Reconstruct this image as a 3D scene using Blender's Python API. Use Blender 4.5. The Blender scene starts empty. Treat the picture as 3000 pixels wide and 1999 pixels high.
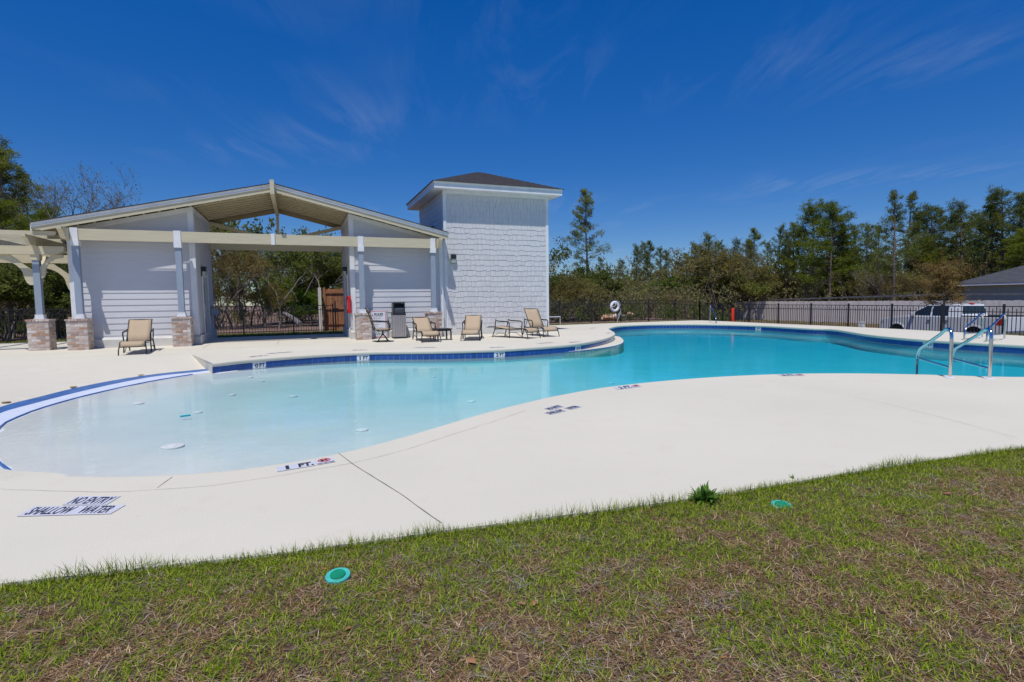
import bpy, math, random
import numpy as np
from mathutils import Vector, Matrix, geometry
R = random.Random(7)
NR = np.random.RandomState(11)
sc = bpy.context.scene

# ------------------------------------------------------------------ camera
F, YAW, PIT, ROL, H = 1601.2, .372, .0734, .0126, 1.24
CX, CY = 1500, 999.5
_cy, _sy, _cp, _sp, _cr, _sr = math.cos(YAW), math.sin(YAW), math.cos(PIT), math.sin(PIT), math.cos(ROL), math.sin(ROL)
def ray(u, v):
    A = (u-CX)/F; B = (v-CY)/F
    a = A*_cr-B*_sr; b = A*_sr+B*_cr
    d = _cp-b*_sp; z = -b*_cp-_sp
    return Vector((a*_cy+d*_sy, -a*_sy+d*_cy, z))
def P(u, v, **k):
    """point of the place seen in direction (u, v) on a known plane"""
    r = ray(u, v)
    if 'X' in k: t = k['X']/r.x
    elif 'Y' in k: t = k['Y']/r.y
    elif 'Z' in k: t = (k['Z']-H)/r.z
    else: t = k['D']/math.hypot(r.x, r.y)
    p = r*t; p.z += H
    return p
cam = bpy.data.objects.new('camera', bpy.data.cameras.new('camera'))
sc.collection.objects.link(cam); sc.camera = cam
fw = ray(CX, CY); rt = ray(CX+F, CY)-fw; up = -(ray(CX, CY+F)-fw)
M = Matrix((rt.normalized(), up.normalized(), -fw.normalized())).transposed().to_4x4()
M.translation = (0, 0, H); cam.matrix_world = M
cam.data.sensor_width = 36; cam.data.lens = 36*F/3000; cam.data.clip_start = .05; cam.data.clip_end = 2000

# ------------------------------------------------------------------ light
SUN = Vector((-.62, -1, 2.75)).normalized()
EXPO = 0.0
w = bpy.data.worlds.new('World'); sc.world = w; w.use_nodes = True
nt = w.node_tree; nt.nodes.clear()
def N(t, ty, **k):
    n = t.nodes.new(ty)
    for a, b in k.items():
        if a == 'i':
            for q, val in b.items(): n.inputs[q].default_value = val
        else: setattr(n, a, b)
    return n
def L(t, a, b): t.links.new(a, b)
sky = N(nt, 'ShaderNodeTexSky', sky_type='NISHITA', sun_disc=False, sun_elevation=math.asin(SUN.z),
        sun_rotation=math.atan2(SUN.x, SUN.y), altitude=1200, air_density=.9, dust_density=.05, ozone_density=5.0)
tc = N(nt, 'ShaderNodeTexCoord'); mp = N(nt, 'ShaderNodeMapping')
sxyz = N(nt, 'ShaderNodeSeparateXYZ'); L(nt, tc.outputs['Generated'], sxyz.inputs[0])
zc_ = N(nt, 'ShaderNodeMath', operation='MAXIMUM'); zc_.inputs[1].default_value = .06; L(nt, sxyz.outputs[2], zc_.inputs[0])
dx_ = N(nt, 'ShaderNodeMath', operation='DIVIDE'); L(nt, sxyz.outputs[0], dx_.inputs[0]); L(nt, zc_.outputs[0], dx_.inputs[1])
dy_ = N(nt, 'ShaderNodeMath', operation='DIVIDE'); L(nt, sxyz.outputs[1], dy_.inputs[0]); L(nt, zc_.outputs[0], dy_.inputs[1])
cb = N(nt, 'ShaderNodeCombineXYZ'); L(nt, dx_.outputs[0], cb.inputs[0]); L(nt, dy_.outputs[0], cb.inputs[1])
mp.vector_type = 'TEXTURE'; mp.inputs['Rotation'].default_value = (0, 0, -.3); mp.inputs['Scale'].default_value = (.55, 2.6, 1); mp.inputs['Location'].default_value = (.4, .9, 0)
L(nt, cb.outputs[0], mp.inputs['Vector'])
n1 = N(nt, 'ShaderNodeTexNoise', i={'Scale': 1.5, 'Detail': 10, 'Roughness': .64, 'Distortion': .8}); L(nt, mp.outputs[0], n1.inputs['Vector'])
n2 = N(nt, 'ShaderNodeTexNoise', i={'Scale': .45, 'Detail': 3}); L(nt, cb.outputs[0], n2.inputs['Vector'])
r1 = N(nt, 'ShaderNodeMapRange', i={'From Min': .47, 'From Max': .82}); L(nt, n1.outputs[0], r1.inputs['Value'])
r2 = N(nt, 'ShaderNodeMapRange', i={'From Min': .47, 'From Max': .66}); L(nt, n2.outputs[0], r2.inputs['Value'])
mu = N(nt, 'ShaderNodeMath', operation='MULTIPLY'); L(nt, r1.outputs[0], mu.inputs[0]); L(nt, r2.outputs[0], mu.inputs[1])
mu2 = N(nt, 'ShaderNodeMath', operation='MULTIPLY'); L(nt, mu.outputs[0], mu2.inputs[0]); mu2.inputs[1].default_value = .2
hs = N(nt, 'ShaderNodeHueSaturation', i={'Hue': .511, 'Saturation': 1.34, 'Value': 1.38}); L(nt, sky.outputs[0], hs.inputs['Color'])
el_ = N(nt, 'ShaderNodeMapRange', i={'From Min': 0.0, 'From Max': .42, 'To Min': .6, 'To Max': 1.0}); L(nt, sxyz.outputs[2], el_.inputs['Value'])
em_ = N(nt, 'ShaderNodeMixRGB', blend_type='MULTIPLY'); em_.inputs[0].default_value = 1; L(nt, hs.outputs[0], em_.inputs[1]); L(nt, el_.outputs[0], em_.inputs[2])
mx = N(nt, 'ShaderNodeMixRGB'); L(nt, mu2.outputs[0], mx.inputs[0]); L(nt, em_.outputs[0], mx.inputs[1]); mx.inputs[2].default_value = (6.5, 7.0, 7.8, 1)
bg = N(nt, 'ShaderNodeBackground'); bg.inputs[1].default_value = .09; L(nt, mx.outputs[0], bg.inputs[0])
wo = N(nt, 'ShaderNodeOutputWorld'); L(nt, bg.outputs[0], wo.inputs[0])
sl = bpy.data.lights.new('sun', 'SUN'); sl.energy = 3.9; sl.angle = math.radians(.53); sl.color = (1, .965, .9)
so = bpy.data.objects.new('sun', sl); sc.collection.objects.link(so)
so.rotation_euler = SUN.to_track_quat('Z', 'Y').to_euler(); so.location = SUN*60
vs = sc.view_settings; vs.view_transform = 'Standard'; vs.look = 'None'; vs.exposure = EXPO; vs.gamma = 1; vs.use_curve_mapping = False
sc.cycles.max_bounces = 10; sc.cycles.transparent_max_bounces = 24; sc.cycles.caustics_reflective = False; sc.cycles.caustics_refractive = False
sc.cycles.use_denoising = True; sc.cycles.volume_bounces = 0

# ------------------------------------------------------------------ materials
def mat(name, c1, c2=None, scale=8, rough=.7, bump=0, bscale=60, metal=0, spec=.4, detail=4, lo=.35, hi=.65, stretch=None, rand=None, coat=0):
    m = bpy.data.materials.new(name); m.use_nodes = True; t = m.node_tree
    b = t.nodes['Principled BSDF']
    b.inputs['Roughness'].default_value = rough; b.inputs['Metallic'].default_value = metal
    b.inputs['Specular IOR Level'].default_value = spec; b.inputs['Coat Weight'].default_value = coat
    c1 = (*c1, 1); col = None
    co = N(t, 'ShaderNodeTexCoord'); vec = co.outputs['Object']
    if stretch:
        mpp = N(t, 'ShaderNodeMapping'); mpp.inputs['Scale'].default_value = stretch; L(t, vec, mpp.inputs[0]); vec = mpp.outputs[0]
    if c2 is None: c2 = tuple(x*.86 for x in c1[:3])
    nz = N(t, 'ShaderNodeTexNoise', i={'Scale': scale, 'Detail': detail, 'Roughness': .6}); L(t, vec, nz.inputs['Vector'])
    mr = N(t, 'ShaderNodeMapRange', i={'From Min': lo, 'From Max': hi}); L(t, nz.outputs[0], mr.inputs['Value'])
    mxx = N(t, 'ShaderNodeMixRGB'); L(t, mr.outputs[0], mxx.inputs[0]); mxx.inputs[1].default_value = c1; mxx.inputs[2].default_value = (*c2, 1)
    col = mxx.outputs[0]
    if rand:
        oi = N(t, 'ShaderNodeObjectInfo'); rr = N(t, 'ShaderNodeValToRGB'); L(t, oi.outputs['Random'], rr.inputs[0])
        el = rr.color_ramp.elements
        while len(el) < len(rand): el.new(.5)
        for k, c in enumerate(rand): el[k].position = k/(len(rand)-1); el[k].color = (*c, 1)
        rr.color_ramp.interpolation = 'CONSTANT' if len(rand) > 6 else 'LINEAR'
        m2 = N(t, 'ShaderNodeMixRGB', blend_type='MULTIPLY'); m2.inputs[0].default_value = 1
        L(t, col, m2.inputs[1]); L(t, rr.outputs[0], m2.inputs[2]); col = m2.outputs[0]
    L(t, col, b.inputs['Base Color'])
    if bump:
        nb = N(t, 'ShaderNodeTexNoise', i={'Scale': bscale, 'Detail': 5, 'Roughness': .6}); L(t, vec, nb.inputs['Vector'])
        bp = N(t, 'ShaderNodeBump', i={'Strength': bump, 'Distance': .01}); L(t, nb.outputs[0], bp.inputs['Height']); L(t, bp.outputs[0], b.inputs['Normal'])
    return m
M_ = {}
M_['deck'] = None
M_['white'] = mat('white_trim_paint', (.78, .79, .8), (.7, .71, .72), 3, .5, .05)
M_['siding'] = mat('grey_siding_paint', (.61, .61, .63), (.57, .57, .59), 2.5, .65, .15, 40, stretch=(1, 1, 14))
M_['shingle'] = mat('grey_wall_shingle_paint', (.66, .65, .65), (.6, .59, .595), 2, .7, .3, 25, stretch=(14, 14, 1), rand=[(.95, .95, .95), (1.03, 1.03, 1.03)])
M_['post'] = mat('blue_grey_post_paint', (.3, .355, .43), (.27, .325, .4), 3, .5, .08, stretch=(8, 8, 1))
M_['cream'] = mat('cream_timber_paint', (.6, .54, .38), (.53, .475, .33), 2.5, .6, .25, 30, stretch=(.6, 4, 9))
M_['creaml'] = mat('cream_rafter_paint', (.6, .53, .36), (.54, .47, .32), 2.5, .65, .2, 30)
M_['creamd'] = mat('shade_toned_ceiling_paint', (.36, .295, .17), (.32, .26, .15), 2.5, .65, .2, 30)  # tan ceiling paint, darkened further to stand for shade between the rafters
M_['roof'] = mat('dark_asphalt_shingle', (.035, .033, .036), (.07, .065, .068), 9, .95, .5, 90)
M_['concrete'] = mat('plinth_concrete_paint', (.62, .61, .585), (.55, .54, .51), 4, .8, .1)
M_['mortar'] = mat('mortar', (.56, .52, .47), (.48, .44, .4), 20, .95, .3)
M_['brick'] = mat('tumbled_brick', (.95, .92, .9), (.7, .64, .6), 9, .92, .6, 45, lo=.3, hi=.7,
                  rand=[(.5, .36, .29), (.58, .46, .4), (.7, .59, .53), (.5, .41, .37), (.78, .7, .64), (.54, .35, .24), (.64, .54, .49), (.85, .8, .77), (.6, .46, .39), (.6, .43, .32), (.66, .55, .48), (.56, .45, .4)])
M_['black'] = mat('black_powder_coat', (.012, .013, .016), (.02, .02, .023), 20, .45, 0)
M_['sling'] = mat('tan_mesh_sling', (.47, .355, .24), (.41, .31, .2), 90, .75, .3, 300)
M_['padsling'] = mat('olive_tan_padded_sling', (.36, .27, .15), (.31, .23, .13), 60, .8, .3, 300)
M_['steel'] = mat('polished_stainless_steel', (.72, .72, .72), (.66, .66, .67), 30, .16, 0, metal=1)
M_['tileb'] = mat('cobalt_glazed_tile', (.018, .075, .3), (.012, .055, .24), 12, .18, .05, 30, spec=.6, rand=[(.75, .8, .85), (1.15, 1.15, 1.1), (.95, .9, 1.05)])
M_['tilew'] = mat('white_glazed_tile', (.75, .76, .82), (.7, .71, .76), 12, .25, 0)
M_['grout'] = mat('tile_grout', (.45, .45, .46), (.35, .36, .38), 30, .9, 0)
M_['ink'] = mat('black_tile_lettering', (.02, .02, .03), (.04, .04, .05), 60, .5, 0)
M_['navy'] = mat('worn_navy_lettering', (.02, .025, .07), (.06, .06, .1), 60, .5, 0)
M_['red'] = mat('red_plastic', (.62, .012, .015), (.55, .01, .012), 5, .4, 0)
M_['redorange'] = mat('orange_red_foam', (.85, .05, .015), (.75, .04, .01), 5, .5, 0)
M_['plaster'] = mat('pale_pool_plaster', (.63, .65, .66), (.57, .6, .62), 1.2, .8, .05)
M_['lidw'] = mat('white_drain_plastic', (.72, .75, .78), (.68, .7, .74), 8, .5, 0)
M_['bronze'] = mat('brown_drain_cap', (.25, .16, .07), (.32, .22, .1), 20, .6, 0)
M_['ringw'] = mat('white_vinyl_buoy', (.75, .76, .84), (.66, .67, .76), 10, .5, 0)
M_['rope'] = mat('white_rope', (.72, .72, .7), (.6, .6, .58), 80, .8, .3, 200)
M_['wood'] = mat('red_cedar_board', (.42, .2, .1), (.25, .12, .06), 3, .8, .4, 30, stretch=(9, 9, .8), rand=[(.85, .8, .8), (1.2, 1.1, 1.05), (1, 1, .95)])
M_['greywood'] = mat('weathered_grey_board', (.84, .79, .72), (.68, .63, .58), 3, .9, .4, 30, stretch=(9, 9, .7), rand=[(.82, .82, .83), (1.08, 1.06, 1.05), (.95, .93, .92)])
M_['greydark'] = mat('dark_weathered_rail', (.12, .11, .11), (.2, .19, .18), 3, .9, .3)
M_['slat'] = mat('grey_composite_slat', (.36, .34, .345), (.31, .295, .3), 4, .6, .1, stretch=(6, 6, 1))
M_['plastic'] = mat('black_plastic', (.015, .018, .022), (.025, .03, .035), 6, .35, 0)
M_['teal'] = mat('turquoise_plastic_rim', (.07, .5, .43), (.05, .4, .36), 12, .5, .1)
M_['green'] = mat('green_plastic_lid', (.005, .25, .13), (.004, .2, .1), 12, .5, .1)
M_['truck'] = mat('white_car_paint', (.72, .73, .74), (.68, .69, .7), 2, .25, 0, coat=.6)
M_['carglass'] = mat('dark_car_glass', (.01, .015, .018), (.015, .02, .022), 2, .06, 0, spec=.8)
M_['rubber'] = mat('tyre_rubber', (.018, .018, .018), (.03, .03, .03), 12, .85, .2)
M_['chrome'] = mat('wheel_alloy', (.55, .55, .56), (.45, .45, .46), 8, .3, 0, metal=1)
M_['sage'] = mat('sage_green_siding', (.3, .37, .34), (.27, .335, .31), 2, .7, .1)
M_['hroof'] = mat('charcoal_house_shingle', (.085, .088, .1), (.055, .058, .068), 3, .95, .4, 40, stretch=(1, 1, 6))
M_['bark'] = mat('pine_bark', (.2, .15, .125), (.1, .08, .065), 3, .95, .5, 20, stretch=(4, 4, 1))
M_['greybark'] = mat('pale_grey_bark', (.22, .195, .17), (.12, .105, .09), 3, .95, .3, 20, stretch=(4, 4, 1))
M_['rock'] = mat('orange_sandstone', (.55, .3, .16), (.62, .45, .32), 2, .9, .5, 12)
M_['log'] = mat('charred_grey_log', (.12, .11, .12), (.22, .2, .2), 3, .95, .5, 12)
M_['glass'] = mat('frosted_lamp_glass', (.5, .55, .5), (.42, .47, .42), 8, .3, 0)
M_['deckdark'] = mat('dark_joint_and_crack', (.1, .095, .085), (.2, .19, .17), 9, .95, 0)  # dark caulk tone of the deck joints, also used for cracks
M_['tan'] = mat('leaf_litter', (.3, .12, .05), (.36, .2, .1), 8, .8, 0)

def foliage(name, cols, trans=.45, ns=1.2):
    m = bpy.data.materials.new(name); m.use_nodes = True; t = m.node_tree; t.nodes.clear()
    co = N(t, 'ShaderNodeTexCoord'); nz = N(t, 'ShaderNodeTexNoise', i={'Scale': ns, 'Detail': 6, 'Roughness': .75}); L(t, co.outputs['Object'], nz.inputs['Vector'])
    oi = N(t, 'ShaderNodeObjectInfo'); ad = N(t, 'ShaderNodeMath', operation='MULTIPLY_ADD'); ad.inputs[1].default_value = .22; L(t, oi.outputs['Random'], ad.inputs[0]); L(t, nz.outputs[0], ad.inputs[2])
    rp = N(t, 'ShaderNodeValToRGB'); L(t, ad.outputs[0], rp.inputs[0]); el = rp.color_ramp.elements
    while len(el) < len(cols): el.new(.5)
    for k, c in enumerate(cols): el[k].position = .36+.42*k/(len(cols)-1); el[k].color = (*c, 1)
    d = N(t, 'ShaderNodeBsdfDiffuse'); tr = N(t, 'ShaderNodeBsdfTranslucent'); ms = N(t, 'ShaderNodeMixShader'); ms.inputs[0].default_value = trans
    L(t, rp.outputs[0], d.inputs[0]); L(t, rp.outputs[0], tr.inputs[0]); L(t, d.outputs[0], ms.inputs[1]); L(t, tr.outputs[0], ms.inputs[2])
    o = N(t, 'ShaderNodeOutputMaterial'); L(t, ms.outputs[0], o.inputs[0]); return m
M_['needle'] = foliage('pine_needles', [(.09, .115, .028), (.16, .19, .036), (.26, .28, .052)])
M_['needley'] = foliage('yellow_green_needles', [(.09, .13, .02), (.17, .21, .025), (.25, .27, .035)])
M_['needled'] = foliage('dark_blue_green_needles', [(.075, .1, .032), (.13, .16, .04), (.21, .23, .05)])
M_['leafo'] = foliage('oak_leaves', [(.08, .105, .028), (.13, .16, .038), (.22, .23, .055)])
M_['leafy'] = foliage('new_olive_leaves', [(.16, .14, .045), (.22, .19, .055), (.25, .24, .06)])
M_['leafr'] = foliage('rusty_buds', [(.26, .14, .06), (.28, .19, .07), (.22, .2, .06)])
M_['leafg'] = foliage('fresh_green_leaves', [(.09, .15, .02), (.13, .2, .025), (.2, .27, .04)])
M_['scrub'] = foliage('mixed_scrub', [(.17, .14, .085), (.1, .13, .04), (.24, .19, .1), (.17, .2, .055), (.28, .19, .1)], .3, .9)
M_['weed'] = foliage('weed_leaves', [(.08, .18, .025), (.12, .25, .04), (.18, .3, .06)], .35, 20)

def attr_mat(name):
    m = bpy.data.materials.new(name); m.use_nodes = True; t = m.node_tree; t.nodes.clear()
    a = N(t, 'ShaderNodeAttribute', attribute_name='Col')
    d = N(t, 'ShaderNodeBsdfDiffuse'); tr = N(t, 'ShaderNodeBsdfTranslucent'); ms = N(t, 'ShaderNodeMixShader'); ms.inputs[0].default_value = .3
    L(t, a.outputs[0], d.inputs[0]); L(t, a.outputs[0], tr.inputs[0]); L(t, d.outputs[0], ms.inputs[1]); L(t, tr.outputs[0], ms.inputs[2])
    o = N(t, 'ShaderNodeOutputMaterial'); L(t, ms.outputs[0], o.inputs[0]); return m
M_['grass'] = attr_mat('turf_blades')

# deck: pale textured concrete with faint stains and speckle
m = mat('pale_textured_concrete', (.655, .61, .505), (.60, .56, .46), .35, .85, .35, 110, lo=.3, hi=.7); M_['deck'] = m
t = m.node_tree; b = t.nodes['Principled BSDF']; base = b.inputs['Base Color'].links[0].from_socket
co = N(t, 'ShaderNodeTexCoord')
ns = N(t, 'ShaderNodeTexNoise', i={'Scale': 2.6, 'Detail': 8, 'Roughness': .7}); L(t, co.outputs['Object'], ns.inputs['Vector'])
rs = N(t, 'ShaderNodeMapRange', i={'From Min': .56, 'From Max': .78, 'To Max': .35}); L(t, ns.outputs[0], rs.inputs['Value'])
mz = N(t, 'ShaderNodeMixRGB'); L(t, rs.outputs[0], mz.inputs[0]); L(t, base, mz.inputs[1]); mz.inputs[2].default_value = (.5, .44, .33, 1)
vo = N(t, 'ShaderNodeTexVoronoi', i={'Scale': 5.5}); L(t, co.outputs['Object'], vo.inputs['Vector'])
rv = N(t, 'ShaderNodeMapRange', i={'From Min': .02, 'From Max': .06, 'To Min': .35, 'To Max': 0.0}); L(t, vo.outputs['Distance'], rv.inputs['Value'])
vc = N(t, 'ShaderNodeSeparateColor'); L(t, vo.outputs['Color'], vc.inputs[0])
gt = N(t, 'ShaderNodeMath', operation='GREATER_THAN'); gt.inputs[1].default_value = .9; L(t, vc.outputs[0], gt.inputs[0])
mm = N(t, 'ShaderNodeMath', operation='MULTIPLY'); L(t, gt.outputs[0], mm.inputs[0]); L(t, rv.outputs[0], mm.inputs[1])
mz2 = N(t, 'ShaderNodeMixRGB'); L(t, mm.outputs[0], mz2.inputs[0]); L(t, mz.outputs[0], mz2.inputs[1]); mz2.inputs[2].default_value = (.4, .28, .15, 1)
L(t, mz2.outputs[0], b.inputs['Base Color'])

# ground sheet: soil and thatch, greener lawn by the fences, leaf litter beyond
m = bpy.data.materials.new('soil_and_thatch'); m.use_nodes = True; M_['ground'] = m; t = m.node_tree; b = t.nodes['Principled BSDF']; b.inputs['Roughness'].default_value = .95
co = N(t, 'ShaderNodeTexCoord')
na = N(t, 'ShaderNodeTexNoise', i={'Scale': 38, 'Detail': 8, 'Roughness': .7}); L(t, co.outputs['Object'], na.inputs['Vector'])
ra = N(t, 'ShaderNodeValToRGB'); L(t, na.outputs[0], ra.inputs[0]); e = ra.color_ramp.elements
e[0].position = .36; e[0].color = (.05, .032, .022, 1); e[1].position = .66; e[1].color = (.24, .165, .115, 1); q = e.new(.5); q.color = (.12, .08, .055, 1)
nb = N(t, 'ShaderNodeTexNoise', i={'Scale': .5, 'Detail': 6, 'Roughness': .7}); L(t, co.outputs['Object'], nb.inputs['Vector'])
rb = N(t, 'ShaderNodeValToRGB'); L(t, nb.outputs[0], rb.inputs[0]); e = rb.color_ramp.elements
e[0].position = .4; e[0].color = (.16, .095, .07, 1); e[1].position = .7; e[1].color = (.1, .1, .045, 1); q = e.new(.55); q.color = (.21, .13, .1, 1)
sx = N(t, 'ShaderNodeSeparateXYZ'); L(t, co.outputs['Object'], sx.inputs[0])
ry = N(t, 'ShaderNodeMapRange', i={'From Min': 25.2, 'From Max': 26.3}); L(t, sx.outputs[1], ry.inputs['Value'])
mg = N(t, 'ShaderNodeMixRGB'); L(t, ry.outputs[0], mg.inputs[0]); L(t, ra.outputs[0], mg.inputs[1]); L(t, rb.outputs[0], mg.inputs[2]); L(t, mg.outputs[0], b.inputs['Base Color'])
bp = N(t, 'ShaderNodeBump', i={'Strength': .8, 'Distance': .03}); L(t, na.outputs[0], bp.inputs['Height']); L(t, bp.outputs[0], b.inputs['Normal'])

# water: clear, reflecting skin over a body that absorbs red
m = bpy.data.materials.new('pool_water'); m.use_nodes = True; M_['water'] = m; t = m.node_tree; t.nodes.clear()
fr = N(t, 'ShaderNodeFresnel', i={'IOR': 1.33}); tp = N(t, 'ShaderNodeBsdfTransparent'); gl = N(t, 'ShaderNodeBsdfGlossy', i={'Roughness': .015})
co = N(t, 'ShaderNodeTexCoord')
nw = N(t, 'ShaderNodeTexNoise', i={'Scale': 7.5, 'Detail': 3, 'Roughness': .55}); L(t, co.outputs['Object'], nw.inputs['Vector'])
nw2 = N(t, 'ShaderNodeTexNoise', i={'Scale': .8, 'Detail': 2}); L(t, co.outputs['Object'], nw2.inputs['Vector'])
rw = N(t, 'ShaderNodeMapRange', i={'From Min': .35, 'From Max': .7, 'To Min': .25, 'To Max': 1.0}); L(t, nw2.outputs[0], rw.inputs['Value'])
mw = N(t, 'ShaderNodeMath', operation='MULTIPLY'); L(t, nw.outputs[0], mw.inputs[0]); L(t, rw.outputs[0], mw.inputs[1])
bw = N(t, 'ShaderNodeBump', i={'Strength': .16, 'Distance': .03}); L(t, mw.outputs[0], bw.inputs['Height'])
L(t, bw.outputs[0], gl.inputs['Normal']); L(t, bw.outputs[0], fr.inputs['Normal'])
fm = N(t, 'ShaderNodeMath', operation='MULTIPLY'); fm.inputs[1].default_value = .68; L(t, fr.outputs[0], fm.inputs[0])
ms = N(t, 'ShaderNodeMixShader'); L(t, fm.outputs[0], ms.inputs[0]); L(t, tp.outputs[0], ms.inputs[1]); L(t, gl.outputs[0], ms.inputs[2])
va = N(t, 'ShaderNodeVolumeAbsorption', i={'Color': (.2, .925, .985, 1), 'Density': 1.3})
o = N(t, 'ShaderNodeOutputMaterial'); L(t, ms.outputs[0], o.inputs[0]); L(t, va.outputs[0], o.inputs[1])

# ------------------------------------------------------------------ mesh helpers
COL = sc.collection
def link(name, me, parent=None, loc=None, rz=None):
    o = bpy.data.objects.new(name, me); COL.objects.link(o)
    if parent: o.parent = parent
    if loc is not None: o.location = loc
    if rz is not None: o.rotation_euler = (0, 0, rz)
    return o
def tag(o, label=None, cat=None, group=None, kind=None):
    if label: o['label'] = label
    if cat: o['category'] = cat
    if group: o['group'] = group
    if kind: o['kind'] = kind
    return o
def empty(name, loc=(0, 0, 0), rz=0, **k):
    o = link(name, None, None, loc, rz); o.empty_display_size = .2
    return tag(o, **k)
class MB:
    def __init__(s): s.v = []; s.f = []
    def add(s, vs, fs):
        n = len(s.v); s.v += [tuple(p) for p in vs]; s.f += [tuple(i+n for i in f) for f in fs]; return s
    def box(s, a, b):
        (x0, y0, z0), (x1, y1, z1) = a, b
        return s.add([(x0, y0, z0), (x1, y0, z0), (x1, y1, z0), (x0, y1, z0), (x0, y0, z1), (x1, y0, z1), (x1, y1, z1), (x0, y1, z1)],
                     [(0, 3, 2, 1), (4, 5, 6, 7), (0, 1, 5, 4), (1, 2, 6, 5), (2, 3, 7, 6), (3, 0, 4, 7)])
    def obox(s, c, ax, ay, az):
        c = Vector(c); ax, ay, az = Vector(ax), Vector(ay), Vector(az)
        vs = [c+ax*i+ay*j+az*k for k in (-1, 1) for i, j in ((-1, -1), (1, -1), (1, 1), (-1, 1))]
        return s.add(vs, [(0, 3, 2, 1), (4, 5, 6, 7), (0, 1, 5, 4), (1, 2, 6, 5), (2, 3, 7, 6), (3, 0, 4, 7)])
    def bar(s, p, q, w, h, up=(0, 0, 1)):
        p, q = Vector(p), Vector(q); d = q-p; l = d.length; d.normalize()
        sd = d.cross(Vector(up)); 
        if sd.length < 1e-4: sd = d.cross(Vector((1, 0, 0)))
        sd.normalize(); u = sd.cross(d)
        return s.obox((p+q)/2, d*l/2, sd*w/2, u*h/2)
    def tube(s, pts, r, n=8, cap=True):
        pts = [Vector(p) for p in pts]; rs = r if isinstance(r, (list, tuple)) else [r]*len(pts)
        base = len(s.v); pu = None
        for i, p in enumerate(pts):
            d = (pts[min(i+1, len(pts)-1)]-pts[max(i-1, 0)]).normalized()
            if pu is None:
                pu = d.cross(Vector((0, 0, 1)) if abs(d.z) < .9 else Vector((1, 0, 0))).normalized()
            else: pu = (pu-d*pu.dot(d)).normalized()
            pv = d.cross(pu)
            for k in range(n):
                a = 2*math.pi*k/n; s.v.append(tuple(p+(pu*math.cos(a)+pv*math.sin(a))*rs[i]))
        for i in range(len(pts)-1):
            for k in range(n):
                a, b2 = base+i*n+k, base+i*n+(k+1) % n
                s.f.append((a, b2, b2+n, a+n))
        if cap:
            s.f.append(tuple(base+k for k in range(n))[::-1]); s.f.append(tuple(base+(len(pts)-1)*n+k for k in range(n)))
        return s
    def prism(s, poly, a, b, axis='y'):
        """poly in the plane across axis, extruded from a to b"""
        n = len(poly)
        def pt(p, t): return {'y': (p[0], t, p[1]), 'x': (t, p[0], p[1]), 'z': (p[0], p[1], t)}[axis]
        vs = [pt(p, a) for p in poly]+[pt(p, b) for p in poly]
        return s.add(vs, [tuple(range(n)), tuple(range(2*n-1, n-1, -1))]+[(i, i+n, (i+1) % n+n, (i+1) % n) for i in range(n)])
    def lathe(s, prof, c=(0, 0, 0), n=20):
        base = len(s.v)
        for r, z in prof:
            for k in range(n):
                a = 2*math.pi*k/n; s.v.append((c[0]+r*math.cos(a), c[1]+r*math.sin(a), c[2]+z))
        for i in range(len(prof)-1):
            for k in range(n):
                a, b2 = base+i*n+k, base+i*n+(k+1) % n; s.f.append((a, b2, b2+n, a+n))
        s.f.append(tuple(base+k for k in range(n))[::-1]); s.f.append(tuple(base+(len(prof)-1)*n+k for k in range(n)))
        return s
    def mesh(s, name, m, smooth=False, fix=True):
        me = bpy.data.meshes.new(name); me.from_pydata(s.v, [], s.f)
        if fix:
            import bmesh
            bm = bmesh.new(); bm.from_mesh(me); bmesh.ops.recalc_face_normals(bm, faces=bm.faces); bm.to_mesh(me); bm.free()
        me.materials.append(m)
        if smooth:
            me.polygons.foreach_set('use_smooth', [True]*len(me.polygons))
            try: me.set_sharp_from_angle(angle=math.radians(40))
            except Exception: pass
        return me
    def obj(s, name, m, parent=None, smooth=False, bevel=0, **k):
        o = link(name, s.mesh(name, m, smooth), parent, k.get('loc'), k.get('rz'))
        if bevel:
            md = o.modifiers.new('b', 'BEVEL'); md.width = bevel; md.segments = 2; md.limit_method = 'ANGLE'
        return o
def tri_mesh(name, V, Fc, m, col=None):
    V = np.asarray(V, np.float32); Fc = np.asarray(Fc, np.int32)
    me = bpy.data.meshes.new(name); k = Fc.shape[1]
    me.vertices.add(len(V)); me.vertices.foreach_set('co', V.ravel())
    me.loops.add(Fc.size); me.loops.foreach_set('vertex_index', Fc.ravel())
    me.polygons.add(len(Fc)); me.polygons.foreach_set('loop_start', np.arange(0, Fc.size, k, dtype=np.int32))
    try: me.polygons.foreach_set('loop_total', np.full(len(Fc), k, np.int32))
    except Exception: pass
    me.update(calc_edges=True); me.materials.append(m)
    if col is not None:
        a = me.color_attributes.new('Col', 'FLOAT_COLOR', 'POINT'); a.data.foreach_set('color', np.asarray(col, np.float32).ravel())
    return me
def copy_tree(o, parent=None):
    c = o.copy(); COL.objects.link(c)
    if parent: c.parent = parent
    for ch in o.children: copy_tree(ch, c)
    return c
def text_mesh(s, bold=.0):
    cu = bpy.data.curves.new('t', 'FONT'); cu.body = s; cu.size = 1; cu.offset = bold; cu.resolution_u = 3
    o = bpy.data.objects.new('t', cu); COL.objects.link(o)
    me = o.to_mesh(); vs = [v.co.copy() for v in me.vertices]; fs = [tuple(p.vertices) for p in me.polygons]
    o.to_mesh_clear(); bpy.data.objects.remove(o); bpy.data.curves.remove(cu)
    return vs, fs
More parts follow.
